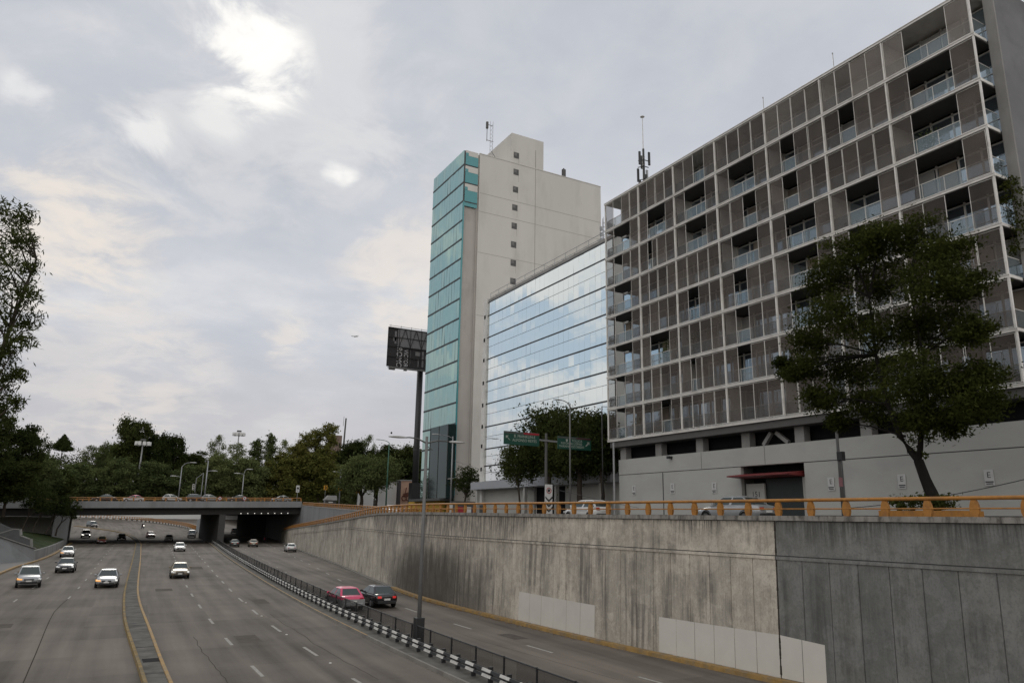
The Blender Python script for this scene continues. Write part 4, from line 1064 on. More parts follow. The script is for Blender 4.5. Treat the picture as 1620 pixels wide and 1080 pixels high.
for px, py in ((817, 246), (816.5, 272.5), (815.5, 300), (814.5, 328.5), (813.5, 357.5), (812.5, 387), (812, 416), (811.5, 445)):
    p = at(px, py, y=TY); a = MB(); a.box(p.x - .58, p.x + .58, TY - .03, TY - .002, p.z - .62, p.z + .62)
    o = T_(a, 'window', M['dark_steel'])
    b_ = MB(); l = tw.location
    b_.box(p.x - .5 - l.x, p.x + .1 - l.x, -.05, -.031, p.z - .1 - l.z, p.z + .5 - l.z); b_.build('pane', M['pane_dull'], o)
    b_ = MB(); b_.box(p.x + .5, p.x + .55, TY - .006, TY - .002, p.z - 2.0, p.z - .62); T_(b_, 'stain', M['stain'])
# (panes sit left of each opening)
# dark glass lobby box at the foot of the tower
lz = at(690, 675, x=TX - 1.6).z
y0_, y1_ = at(706, 760, x=TX - 1.6).y, at(678, 760, x=TX - 1.6).y
M['lobby'] = glass_mirror('dark_teal_glass', (0.035, 0.06, 0.06), 0.05, 0.9)
a = MB(); a.box(TX - 1.6, TX - .06, y0_, y1_, 9.5, lz); T_(a, 'lobby_box', M['lobby'])
a = MB()
for q in range(3): a.box(TX - 1.66, TX - 1.601, y0_ + q * (y1_ - y0_) / 2 - .06, y0_ + q * (y1_ - y0_) / 2 + .06, 9.5, lz)
T_(a, 'lobby_fins', M['dark_steel'])
a = MB(); a.box(TX - 2.2, TX - .061, TY + .5, TY1, 9.1, 9.49); T_(a, 'lobby_canopy', M['dark_steel'])
yw = mat('yellow_wall_paint', (0.40, 0.24, 0.02), .7)
a = MB(); a.box(TX - 1.0, TX - .062, y1_ - 4, TY1 + 3.2, 6.4, 9.09); T_(a, 'yellow_wall', yw)
# roof mast
p = at(776, 237, y=TY + 6); q = at(776, 192, y=TY + 6)
t = thing('antenna_mast', 'thin grey lattice mast on the white tower roof left of the stair head', 'antenna', (p.x, TY + 6, TZ - .15))
a = MB(); lattice(a, 0, 0, 0, q.z - TZ, .3, .9); a.build('lattice', M['galv'], t)
hh = q.z - TZ
a = MB(); a.tube([(-.9, 0, hh * .6), (-.9, 0, hh * .98)], .07, 6); a.box(-1.1, -.7, -.2, .2, hh * .85, hh * .98); a.beam((-1, 0, hh * .62), (.6, 0, hh * .62), .08, .08); a.beam((-1, 0, hh * .93), (.5, 0, hh * .93), .08, .08); a.build('antenna_arm', M['dark_steel'], t)
a = MB(); a.tube([(.2, 0, hh * .42), (4.2, 0, hh * .02)], .05, 5); a.build('stay', M['dark_steel'], t)
p = at(770 / 5.0625 + 740, 508 / 5.0625 + 170, y=TY + .4); a = MB(); a.box(p.x - .35, p.x + .35, TY + .2, TY + .7, TZ + .051, p.z + .3); a.box(p.x - .25, p.x - .05, TY + .15, TY + .3, p.z + .301, p.z + .45)
tag(a.build('roof_vent', M['dark_steel'], origin=(p.x, TY + .4, TZ + .05)), 'small dark vent on the white tower parapet right of the stair head', 'vent')

# ---------------------------------------------------------------- billboard on a black pole
BYY = 150.0
c0, c1 = at(617, 517, y=BYY), at(612, 578, y=BYY); bw = 13.0
p = at(659, 760, y=BYY)
bb_ = thing('billboard', 'large billboard on a thick black pole, seen from behind its frame, beside the teal tower', 'billboard', (p.x, BYY + .6, 6.4))
B_ = lambda mb, nm, m, **k: mb.build(nm, m, bb_, world=True, **k)
X0, X1 = c1.x, c1.x + bw; Z0, Z1 = c1.z, c0.z
a = MB(); a.tube([(p.x, BYY + .8, 6.4), (p.x, BYY + .8, Z0 + .3)], .66, 14); B_(a, 'pole', M['black'], smooth=True)
a = MB(); a.box(p.x - 1.05, p.x + 1.05, BYY - .1, BYY + 1.7, 6.4, 13.4); B_(a, 'pole_base', M['black'])
a = MB(); a.tube([(p.x, BYY + .8, 20.2), (p.x, BYY + .8, 20.7)], .75, 14); B_(a, 'pole_collar', M['black'])
zm = Z0 + (Z1 - Z0) * .52
a = MB(); a.box(X0, X1, BYY + .3, BYY + .42, Z0, zm); a.box(X0, X0 + 2.3, BYY + .3, BYY + .42, zm, Z1); B_(a, 'poster', mat('black_poster_cloth', (0.022, 0.021, 0.022), .8, var=.3))
a = MB(); a.box(X0 + 2.3, X1, BYY + .3, BYY + .36, zm, Z1); B_(a, 'backing_sheet', mesh_mat('grey_backing_sheet', (0.13, 0.13, 0.135), .8))
a = MB()
for z in (Z0, (Z0 + zm) / 2, zm, (zm + Z1) / 2, Z1): a.beam((X0, BYY + .15, z), (X1, BYY + .15, z), .16, .16)
nx = 5
for i in range(nx + 1): x = X0 + bw * i / nx; a.beam((x, BYY + .2, Z0), (x, BYY + .2, Z1), .12, .12)
for i in range(nx): 
    x = X0 + bw * i / nx; w = bw / nx
    if i > 0: a.beam((x, BYY + .1, zm), (x + w / 2, BYY + .1, Z1), .12, .12); a.beam((x + w / 2, BYY + .1, Z1), (x + w, BYY + .1, zm), .12, .12)
    if i == nx - 1: a.beam((x, BYY + .1, Z0), (x + w, BYY + .1, zm), .1, .1)
B_(a, 'frame', M['black'])
a = MB(); a.tube([(X0, BYY - .1, Z1 + .35), (X1, BYY - .1, Z1 + .35)], .05, 5)
for i in range(6): x = X0 + .4 + i * 2.4; a.tube([(x, BYY, Z1), (x, BYY - .1, Z1 + .6)], .04, 5)
B_(a, 'top_rail', M['galv'])
a = MB(); a.box(X0 + .2, X1, BYY - .9, BYY + .1, Z0 - .45, Z0 - .3); B_(a, 'catwalk', M['galv'])
a = MB(); a.tube([(X0 + 4.6, BYY, Z0 - .1), (X0 + 3.9, BYY - 1.1, Z0 - .8)], .06, 5); a.box(X0 + 3.4, X0 + 4.1, BYY - 1.4, BYY - 1.0, Z0 - .95, Z0 - .75); a.box(X0 + .2, X0 + 1.5, BYY - 1.2, BYY - .6, Z0 - .95, Z0 - .5); B_(a, 'floodlight', M['dark_steel'])
gt = mat('pale_poster_print', (0.42, 0.42, 0.43), .8)
l = bb_.location
text_mesh('lettering', 'VICTOR', 1.4, gt, bb_, Vector((X0 + 4.3, BYY + .29, (Z0 + zm) / 2 - .1)) - l, (R_(90), R_(90), 0), sx=.78)
text_mesh('lettering', 'ROMO', 1.75, gt, bb_, Vector((X0 + 2.75, BYY + .29, (Z0 + zm) / 2 - .1)) - l, (R_(90), R_(90), 0), sx=.86)
a = MB(); a.box(X0 + 5.2, X0 + 5.4, BYY + .285, BYY + .29, Z0 + .5, zm - .4)
for bx, z0, z1, w in ((5.1, Z0 + 3.0, zm - .6, .9), (6.3, Z0 + .6, zm - .3, .35), (6.9, Z0 + 1.9, zm - 1.2, .3), (5.6, Z0 + .5, Z0 + 2.4, .16), (1.2, zm + .6, Z1 - .7, .35), (.9, zm + 1.2, Z1 - 2.0, .6)):
    a.box(X0 + bx * 1.28, X0 + (bx + w) * 1.28, BYY + .284, BYY + .289, z0, z1)
B_(a, 'poster_print', mat('grey_poster_print', (0.15, .15, .155), .8, var=.4, scale=2))

# ---------------------------------------------------------------- hoardings beyond the street
def hoard(name, label, px0, px1, pyt, pyb, y, m, th=.3, cat='hoarding'):
    p, q = at(px0, pyt, y=y), at(px1, pyb, y=y); zt_ = p.z
    t = thing(name, label, cat, ((p.x + q.x) / 2, y, 8.4))
    a = MB(); a.box(p.x, q.x, y, y + th, 7, zt_); a.build('board', m, t, world=True)
    a = MB(); a.box(p.x - .1, q.x + .1, y - .15, y + th, zt_ + .005, zt_ + .25); a.build('cap', M['galv'], t, world=True)
    return t, p, q
wb_ = mat('white_board', (0.62, 0.62, 0.61), .7, var=.05)
hoard('hoarding', 'white hoarding board behind the gnarled tree trunk beyond the street', 568, 591, 765, 787, 172, wb_)
hoard('hoarding', 'wide white hoarding board behind the green lamp pole', 600, 628, 762, 787, 168, wb_)
hoard('hoarding', 'dark grey hoarding panel between the white board and the poster', 628.2, 635.5, 760, 788, 168, mat('dark_board', (0.05, .05, .055), .7))
t, p, q = hoard('poster_board', 'peach advertising poster with a brown motorbike beside the black billboard pole', 635.7, 650.5, 760, 788, 166, mat('peach_poster', (0.46, 0.29, 0.21), .7, var=.2, scale=.6), cat='poster')
w = q.x - p.x; cx_, cz_ = (p.x + q.x) / 2, (p.z + 8.2) / 2
a = MB()
for dx in (-.22, .2): a.tube([(cx_ + dx * w + .55 * math.cos(k * .52), 165.93, cz_ - .8 + .55 * math.sin(k * .52)) for k in range(13)], .14, 5)
a.beam((cx_ - .3 * w, 165.94, cz_ - .2), (cx_ + .2 * w, 165.94, cz_ + .25), .06, .7); a.beam((cx_ - .15 * w, 165.94, cz_ + .3), (cx_ - .02 * w, 165.94, cz_ + 1.6), .06, .6)
a.build('poster_picture', mat('brown_poster_print', (0.13, 0.045, 0.03), .8), t, world=True)
hoard('hoarding', 'narrow pale grey hoarding board right of the peach poster', 650.8, 659.5, 772, 790, 164, M['conc'])

# ---------------------------------------------------------------- trees
M['leaf_dark'] = leaf_mat('dark_leaves', (0.020, 0.030, 0.011), (0.060, 0.072, 0.022), 0.3)
M['leaf_mid'] = leaf_mat('mid_green_leaves', (0.058, 0.080, 0.032), (0.125, 0.145, 0.056), 0.25)
M['leaf_yellow'] = leaf_mat('yellowing_leaves', (0.070, 0.080, 0.022), (0.150, 0.140, 0.040), 0.22)
M['leaf_street'] = leaf_mat('street_tree_leaves', (0.013, 0.019, 0.006), (0.056, 0.064, 0.016), 0.55)

def leaves(name, lobes, per, size, m, seed, clump=0.22, aspect=0.5, droop=0.0, sub=14, parent=None):
    """crown of many small leaf faces gathered in twig clumps spread over uneven lobes (c, rx, ry, rz)"""
    rg = np.random.default_rng(seed); P = []
    for (c, rx, ry, rz) in lobes:
        n = int(per * (rx * ry * rz) ** (1 / 3.0))
        d = rg.normal(size=(sub, 3)); d /= np.linalg.norm(d, axis=1)[:, None]
        cc = d * (rg.random(sub) ** 0.4)[:, None]
        k = rg.integers(0, sub, n)
        p = cc[k] + rg.normal(size=(n, 3)) * clump * (0.6 + 0.8 * rg.random(n))[:, None]
        P.append(np.array(c) + p * np.array((rx, ry, rz)))
    P = np.concatenate(P); n = len(P)
    u = rg.normal(size=(n, 3)); u[:, 2] -= droop * 1.5; u /= np.linalg.norm(u, axis=1)[:, None]
    w = np.cross(u, rg.normal(size=(n, 3))); w /= np.linalg.norm(w, axis=1)[:, None]
    s = size * (0.6 + 0.8 * rg.random(n))[:, None]
    V = np.stack([P - u * s / 2, P + w * s / 2 * aspect, P + u * s / 2, P - w * s / 2 * aspect], 1).reshape(-1, 3)
    me = bpy.data.meshes.new(name)
    me.vertices.add(4 * n); me.vertices.foreach_set('co', V.astype(np.float32).ravel())
    me.loops.add(4 * n); me.loops.foreach_set('vertex_index', np.arange(4 * n, dtype=np.int32))
    me.polygons.add(n); me.polygons.foreach_set('loop_start', np.arange(0, 4 * n, 4, dtype=np.int32)); me.polygons.foreach_set('loop_total', np.full(n, 4, dtype=np.int32))
    me.materials.append(m); me.update(calc_edges=True)
    o = bpy.data.objects.new(name, me); C.objects.link(o)
    if parent: o.parent = parent
    return o

def limbs(mb, base, lobes, r0, fork, rg, wob=.06):
    """tapered trunk to a fork, then a limb with twigs into each lobe"""
    base = Vector(base); fork = Vector(fork)
    mid = base.lerp(fork, .5) + Vector((rg.uniform(-wob, wob), rg.uniform(-wob, wob), 0)) * (fork - base).length
    mb.tube([base - Vector((0, 0, .15)), base + (mid - base) * .15, mid, fork], [r0 * 1.35, r0 * 1.05, r0 * .9, r0 * .75], 9)
    for (c, rx, ry, rz) in lobes:
        c = Vector(c); m_ = fork.lerp(c, .5) + Vector((rg.uniform(-.1, .1), rg.uniform(-.1, .1), rg.uniform(-.02, .12))) * (c - fork).length
        mb.tube([fork - Vector((0, 0, r0 * .4)), m_, c], [r0 * .5, r0 * .28, r0 * .10], 6)
        for _ in range(4):
            e_ = c + Vector((rg.uniform(-1, 1) * rx, rg.uniform(-1, 1) * ry, rg.uniform(-.6, 1) * rz)) * .8
            mb.tube([m_.lerp(c, rg.uniform(0, .8)), e_], [r0 * .13, r0 * .04], 4)

def crown(rg, n, cz, R, H, rl, low=-0.9, taper=0.0):
    L_ = []
    for i in range(n):
        a = 6.283 * (i * .618 + rg.random() * .2); t = low + (1 - low) * (i + .5) / n
        rr = R * math.sqrt(max(0.05, 1 - t * t)) * (1 - taper * (t + 1) / 2) * rg.uniform(.45, .85)
        q = rl * rg.uniform(.75, 1.25)
        L_.append(((rr * math.cos(a), rr * math.sin(a), cz + t * H), q, q, q * rg.uniform(.65, .95)))
    return L_

PROTO = {}
def proto(key, name, H, lobes, per, size, m, seed, r0=.3, fork=.35, **kw):
    rg = random.Random(seed); e = thing(name, 'tree', 'tree', (0, 0, 0))
    a = MB(); limbs(a, (0, 0, 0), lobes, r0, (rg.uniform(-.3, .3), rg.uniform(-.3, .3), H * fork), rg); a.build('trunk', M['bark'], e)
    leaves('crown', lobes, per, size, m, seed, parent=e, **kw)
    w = max(max(abs(l[0][0]) + l[1], abs(l[0][1]) + l[2]) for l in lobes) * 2
    PROTO[key] = (e, H, w, [False])
rg = random.Random(21)
proto('broad_dark', 'park_tree', 20, crown(rg, 15, 12, 5.6, 6.2, 2.9), 520, .62, M['leaf_dark'], 1)
proto('broad_dark2', 'park_tree', 20, crown(rg, 12, 12.5, 5.0, 6.0, 3.0, low=-.7), 460, .62, M['leaf_dark'], 2)
proto('broad_mid', 'park_tree', 18, crown(rg, 15, 10.5, 5.8, 6.2, 2.8), 480, .62, M['leaf_mid'], 3)
proto('broad_mid2', 'park_tree', 18, crown(rg, 13, 10.0, 5.4, 6.4, 3.0), 480, .62, M['leaf_mid'], 4)
proto('airy', 'park_tree', 20, crown(rg, 15, 11.5, 4.6, 7.6, 1.8), 190, .5, M['leaf_mid'], 5, clump=.3)
proto('poplar', 'poplar_tree', 22, crown(rg, 16, 12, 2.2, 9.6, 1.7, taper=.6), 330, .5, M['leaf_mid'], 6)
proto('yellow', 'park_tree', 20, crown(rg, 15, 11, 5.0, 7.8, 2.4, taper=.45), 430, .58, M['leaf_yellow'], 7)
proto('yellow_poplar', 'poplar_tree', 22, crown(rg, 16, 12, 2.7, 9.6, 1.7, taper=.75), 300, .5, M['leaf_yellow'], 8)
proto('dome', 'cypress_tree', 14, [((0, 0, z), r, r, .5) for z, r in ((11.3, 4.6), (11.8, 4.2), (12.3, 3.3), (12.8, 2.3), (13.2, 1.4), (13.6, .7))], 900, .5, M['leaf_dark'], 9, fork=.74, sub=60)
def tree_at(key, label, px, pytop, wpx, y, zb=None, group=None, x=None, rz=None, name=None):
    e, H, w, used = PROTO[key]
    p = at(px, pytop, y=y)
    zb = park_z(p.x, y) if zb is None else zb
    o = e if not used[0] else copy_tree(e); used[0] = True
    if name: o.name = name
    h = p.z - zb; wid = (at(px + wpx / 2, pytop, y=y) - at(px - wpx / 2, pytop, y=y)).length
    o.location = (p.x, y, zb - .1); o.scale = (wid / w, wid / w, h / H * 1.03)
    o.rotation_euler = (0, 0, random.random() * 6.28 if rz is None else rz)
    o['label'] = label; o['category'] = 'tree'
    if group: o['group'] = group
    return o
random.seed(17)
GB = 'park trees beyond the bridge'
for a_ in [
 ('dome', 'dark dome shaped cypress at the far left of the skyline, the smaller one', 52, 682, 34, 352),
 ('dome', 'dark dome shaped cypress standing free above the trees left of the bridge', 102, 691, 34, 350),
 ('airy', 'thin airy pale tree right of the free standing dome cypress', 145, 706, 60, 372),
 ('broad_mid', 'mid green rounded tree between the cypress and the tallest dark tree', 178, 703, 66, 385),
 ('broad_dark', 'tallest dark broad tree on the left skyline', 213, 666, 66, 356),
 ('broad_dark2', 'dark broad tree just right of the tallest one on the left skyline', 243, 686, 58, 362),
 ('broad_dark', 'dark rounded tree above the white car on the bridge', 272, 690, 56, 350),
 ('broad_dark2', 'low dark tree left of the curved double lamp post', 312, 716, 60, 372),
 ('airy', 'thin light green tree just right of the curved double lamp post', 346, 690, 46, 376),
 ('airy', 'sparse tree in front of the floodlight mast', 376, 702, 60, 352),
 ('poplar', 'slim green poplar right of the floodlight mast', 407, 697, 40, 356),
 ('poplar', 'slim tall green poplar in the middle of the park skyline', 430, 689, 34, 348),
 ('airy', 'thin ragged tree between the two slim green poplars and the yellow ones', 452, 697, 42, 366),
 ('yellow', 'yellowing broad tree left of the yellow poplars', 474, 698, 54, 352),
 ('yellow_poplar', 'yellow green poplar with an orange tinge at mid skyline', 487, 688, 36, 344),
 ('yellow_poplar', 'tall yellow green poplar left of the flag', 503, 682, 36, 350),
 ('yellow_poplar', 'tallest yellow green poplar beside the thin grey mast', 523, 674, 40, 343),
 ('broad_dark', 'dark bushy tree right of the thin grey mast', 560, 700, 60, 380),
 ('airy', 'ragged tree top standing above the dark trees near the green lamp pole', 583, 690, 40, 386),
 ('broad_dark2', 'dark broad tree behind the green lamp pole', 612, 708, 70, 372),
 ('broad_dark', 'dark tree at the foot of the billboard pole', 648, 708, 60, 366),
 ('broad_mid', 'low green tree behind the left end of the bridge railing', 70, 728, 90, 341),
 ('broad_mid2', 'low green tree above the dark car at the left of the bridge', 130, 733, 96, 339),
 ('broad_mid', 'low green tree above the white and pink taxi on the bridge', 195, 728, 100, 338),
 ('broad_mid2', 'low rounded green tree above the white hatchback on the bridge', 250, 732, 96, 342),
 ('broad_mid2', 'low green tree behind the traffic light arm', 300, 738, 90, 338),
 ('broad_mid', 'green tree above the right part of the bridge', 352, 722, 90, 341),
 ('broad_mid2', 'green tree behind the grey lamp post right of the bridge pier', 398, 726, 84, 339),
 ('yellow', 'low yellowing tree above the right end of the bridge', 450, 718, 80, 338),
 ('yellow', 'yellow brown tree above the small kiosk', 506, 712, 84, 338),
 ('broad_mid2', 'low green tree left of the gnarled round tree', 548, 738, 70, 341),
 ('broad_dark2', 'low dark tree between the round tree and the green lamp pole', 600, 728, 80, 339),
 ('broad_dark', 'low dark tree behind the wide white hoarding', 640, 730, 90, 343)]:
    tree_at(a_[0], a_[1], a_[2], a_[3], a_[4], a_[5], group=GB)
# a far wood that closes the gaps behind them
rgn = np.random.default_rng(4); lob = []
for i in range(95):
    px = -160 + i * 9.2; y = 415 + 25 * rgn.random(); p = at(px, 722 + 10 * rgn.random(), y=y)
    b0_ = 12.0
    z = b0_ + 2
    while z < p.z: lob.append(((p.x, y, z), 5.0, 3.0, 3.0)); z += 4.4
o = leaves('wood', lob, 62, 1.0, M['leaf_dark'], 77, clump=.34)
tag(o, 'dark wood filling the gaps between the park trees', 'wood', kind='stuff')
lob = []
for i in range(26):
    y = 84 + i * 5.6; x = -31 - 5 * rgn.random() - (0 if y > 120 else (120 - y) * .35)
    h = 13 + 9 * rgn.random(); z = 9.0
    while z < 7 + h: lob.append(((x, y, z), 3.6, 3.6, 2.4)); z += 3.2
o = leaves('terrace_wood', lob, 120, .7, M['leaf_dark'], 78, clump=.34)
tag(o, 'dark wood on the left terrace behind the trees at the picture edge', 'wood', kind='stuff')
# trees on the terrace and bank at the left
GL = 'trees on the left bank'
for a_ in [('broad_dark', 'big dark tree at the left picture edge below the hanging leaves', -22, 640, 104, 118, 7.6),
           ('broad_dark2', 'dark tree right of the big one at the left picture edge', 42, 676, 84, 140, 7.6),
           ('broad_mid2', 'mid green tree on the left terrace above the bridge end', 74, 716, 84, 166, 7.6),
           ('broad_dark', 'dense dark tree low over the left terrace wall', 20, 728, 120, 128, 5.5),
           ('broad_dark2', 'dark bush like tree covering the left end of the bridge railing', 96, 744, 62, 172, 6.0)]:
    tree_at(*a_[:6], zb=a_[6], group=GL)
rg = random.Random(5)
def small_tree(label, base, top, w, lean, seed, m='leaf_dark', per=260, size=.3, group=None, r0=.12, name='small_tree', n=7, low=-.6, forkf=.45, cat='tree'):
    r_ = random.Random(seed); b = Vector(base); h = top - b.z
    t = thing(name, label, cat, b, 0, group)
    L_ = crown(r_, n, h * .72, w / 2 * .8, h * .27, w * .24, low=low)
    L_ = [((c[0] + lean[0], c[1] + lean[1], c[2]), rx, ry, rz) for c, rx, ry, rz in L_]
    a = MB(); limbs(a, (0, 0, 0), L_, r0, (lean[0] * .5, lean[1] * .5, h * forkf), r_, .1); a.build('trunk', M['bark'], t)
    leaves('crown', L_, per, size, M[m], seed, parent=t)
    return t
for i, (px, py, y, top, w, lx, lab) in enumerate(((35, 838, 150, 775, 5.5, 1.2, 'leaning small tree highest on the grass bank'), (52, 838, 160, 783, 5.0, 1.4, 'leaning thin tree in the middle of the grass bank'),
        (72, 842, 164, 787, 4.6, 1.6, 'thin forked tree on the grass bank, second from the bridge'), (88, 846, 168, 790, 4.8, 1.2, 'thin forked tree lowest on the grass bank beside the bridge'))):
    p = at(px, py, y=y); tp = at(px + 8, top, y=y)
    small_tree(lab, p, tp.z, w, (lx, 0, 0), 40 + i, group='leaning trees on the grass bank', per=300, size=.32, r0=.14, forkf=.35)
# gum tree reaching in from the left picture edge
t = thing('gum_tree', 'tall gum tree with drooping leaves reaching in at the left picture edge', 'tree', (at(-70, 790, y=58).x, 58, 5.0))
rg = random.Random(9); L_ = []
for px, py, r in ((10, 335, .9), (38, 340, .75), (22, 372, 1.1), (45, 385, .8), (5, 410, 1.2), (42, 425, .85), (20, 455, 1.15), (48, 468, .85), (10, 500, 1.2), (46, 510, .8), (30, 540, .85), (5, 560, 1.0), (14, 600, .9), (30, 590, .6), (2, 640, 1.0), (25, 635, .55), (-30, 380, 1.6), (-40, 470, 1.8), (-40, 560, 1.8), (-30, 650, 1.6), (-60, 420, 1.6), (-70, 540, 1.8)):
    p = at(px, py, y=58 + rg.uniform(-1.5, 1.5)) - t.location; L_.append((tuple(p), r, r, r * .95))
a = MB(); top_ = at(-10, 330, y=58) - t.location
P = [Vector((0, 0, -5)), Vector((.1, 0, 3)), Vector((.6, 0, 8)), Vector((1.2, 0, 13)), Vector((2.0, 0, 18)), Vector((top_.x, top_.y, top_.z - 1))]
a.tube(P, [.3, .24, .18, .12, .07, .025], 9)
for (c, rx, ry, rz) in L_:
    c = Vector(c); z = max(3, c.z - 2.0 - abs(c.x) * .3); k = max(0, min(4, int((z) / 5))); s_ = P[k].lerp(P[k + 1], min(1, max(0, (z - P[k].z) / (P[k + 1].z - P[k].z))))
    a.tube([s_, s_.lerp(c, .55) + Vector((0, 0, .15)), c], [.07, .045, .015], 5)
    for _ in range(5): a.tube([s_.lerp(c, rg.uniform(.5, .95)), c + Vector((rg.uniform(-1, 1), rg.uniform(-1, 1), rg.uniform(-1, .8))) * rx], [.018, .006], 4)
a.build('trunk', M['bark'], t)
leaves('crown', L_, 400, .36, M['leaf_dark'], 5, clump=.27, aspect=.24, droop=.55, sub=22, parent=t)

# large street tree in front of the apartments
TB = Vector((31.0, 19.15, 6.55))
t = thing('street_tree', 'large leaning street tree with a forked trunk in front of the apartment block', 'tree', TB)
rg = random.Random(33); L_ = []
for px, py, r, dx in ((1395, 375, 1.25, 0), (1450, 372, 1.15, .6), (1345, 400, 1.2, -.5), (1490, 400, 1.1, 0), (1310, 440, 1.25, .4), (1400, 440, 1.6, 1), (1470, 450, 1.5, -.8), (1525, 450, .95, .3), (1330, 500, 1.5, -.8), (1420, 520, 1.7, .2),
        (1500, 520, 1.4, .9), (1538, 520, .8, -.2), (1285, 540, 1.1, .5), (1270, 580, .95, -.4), (1350, 580, 1.5, .8), (1440, 600, 1.6, -.9), (1520, 600, 1.4, 0), (1548, 590, .9, .5), (1250, 592, .6, 0), (1300, 630, 1.0, -.3), (1380, 640, 1.1, .5), (1470, 655, 1.2, -.5), (1540, 640, 1.1, -.4), (1330, 668, .7, .2), (1560, 640, .7, .2), (1240, 575, .5, .1), (1505, 672, .8, .6)):
    p = at(px, py, x=31 + dx * 1.6) - TB; L_.append((tuple(p), r * 1.05, r * 1.04, r * .66))
def P_(px, py, x=31.0): return at(px, py, x=x) - TB
trunkm = mat('dark_trunk_bark', (0.013, 0.0115, 0.010), 0.95, var=.35, scale=5, stretch=(1, 1, .25), bump=.6)
a = MB()
f0 = P_(1453, 728); a.tube([P_(1484, 806), P_(1478, 790), P_(1464, 758), f0], [.34, .27, .22, .20], 10)
fl_ = P_(1424, 690); a.tube([f0, P_(1440, 712), fl_, P_(1405, 640), P_(1385, 560), P_(1375, 470)], [.17, .15, .14, .11, .08, .03], 8)
fr_ = P_(1457, 690); a.tube([f0, P_(1456, 708), fr_, P_(1468, 640), P_(1460, 560), P_(1440, 460)], [.13, .12, .11, .09, .06, .03], 8)
hubs = [P_(1405, 640), P_(1385, 560), P_(1375, 470), P_(1468, 640), P_(1460, 560), P_(1440, 460), P_(1432, 690), P_(1462, 675)]
for (c, rx, ry, rz) in L_:
    c = Vector(c); h = min(hubs, key=lambda q: (q - c).length + max(0, q.z - c.z) * 2)
    a.tube([h, h.lerp(c, .5) + Vector((0, 0, .12)), c], [.06, .04, .012], 5)
    for _ in range(7): a.tube([h.lerp(c, rg.uniform(.3, .95)), c + Vector((rg.uniform(-1, 1) * rx, rg.uniform(-1, 1) * ry, rg.uniform(-1, 1) * rz)) * .9], [.016, .005], 4)
a.build('trunk', trunkm, t)
leaves('crown', L_, 2800, .165, M['leaf_street'], 12, clump=.23, aspect=.42, sub=26, parent=t)
for q_, r_ in (((1445, 700), .4), ((1467, 692), .3), ((1463, 720), .15)): leaves('trunk_shoot', [(tuple(P_(*q_)), r_, r_, r_)], 260, .15, M['leaf_street'], 13, aspect=.42, parent=t)
t = thing('tree_planter', 'low planter with dark plants and an orange kerb under the big tree', 'planter', (31.0, 18.9, 6.2))
a = MB(); a.box(-1.0, .7, -1.3, 2.2, 0, .62); a.build('kerb', M['orange'], t)
leaves('plants', [((-.3, -.5 + .55 * i, .95), .5, .5, .3) for i in range(5)], 700, .14, M['leaf_dark'], 14, parent=t)
# trees on the pavement before the mirror building
p = at(823, 790, x=40.5)
small_tree('slender small street tree with a thin trunk before the mirror building', (40.5, p.y, 6.4), at(815, 706, x=40.5).z, 5.2, (-.2, .5, 0), 61, m='leaf_dark', per=420, size=.26, r0=.12, n=10, forkf=.42, group='street trees before the mirror building')
p = at(868, 790, x=42.0)
small_tree('dense dark street tree beside the striped chevron sign before the mirror building', (42.0, p.y, 6.4), at(868, 664, x=42).z, 8.6, (0, -.3, 0), 62, per=640, size=.3, r0=.3, n=14, low=-.75, group='street trees before the mirror building')
p = at(918, 790, x=42.8)
small_tree('dense dark street tree nearest the apartments before the mirror building', (42.8, p.y, 6.4), at(918, 662, x=42.8).z, 8.2, (0, .2, 0), 63, per=640, size=.3, r0=.3, n=14, low=-.8, group='street trees before the mirror building')
p = at(952, 790, x=43.2)
small_tree('narrow dark street tree under the corner of the apartment block', (43.2, p.y, 6.4), at(948, 664, x=43.2).z, 4.6, (0, 0, 0), 65, per=620, size=.28, r0=.2, n=11, low=-.9, group='street trees before the mirror building')
p = at(737, 790, x=46.5)
small_tree('small dark bushy tree at the foot of the white tower', (46.5, p.y, 6.4), at(737, 742, x=46.5).z, 4.6, (0, 0, 0), 64, per=300, size=.28, r0=.16, n=9)
# round tree with gnarled trunk beyond the street
p = at(572, 787, y=160)
small_tree('round dark tree with a gnarled forked trunk beyond the ramp', (p.x, 160, 8.4), at(572, 735, y=160).z, 13.0, (0, 0, 0), 66, m='leaf_mid', per=620, size=.5, r0=.42, n=14, low=-.5, forkf=.25)
# potted plants on the balconies
for (row, yy, hgt, lab) in ((5, 46.6, 1.9, 'leafy potted plant on a balcony, third row from below, second bay from the left'), (5, 43.2, 1.7, 'bushy potted plant on a balcony, third row from below, third bay from the left'),
        (5, 40.3, 2.1, 'tall potted plant on a balcony, third row from below, near the fourth post'), (2, 23.0, 1.0, 'low potted plant behind the glass near the right end, third row from above'), (7, 51.0, 1.4, 'thin potted plant on the lowest balcony row at the left corner')):
    zf = ZB[7 - row] + .14
    t = thing('potted_plant', lab, 'plant', (40.75, yy, zf), 0, 'potted plants on the apartment balconies')
    a = MB(); a.tube([(0, 0, 0), (0, 0, .38)], [.16, .22], 10); a.build('pot', M['dark_steel'], t)
    leaves('foliage', [((random.uniform(-.15, .15), random.uniform(-.3, .3), .5 + hgt * .75 * k / 4), .38, .42, .3) for k in range(5)], 150, .17, M['leaf_mid'], 200 + row + int(yy), clump=.4, parent=t)
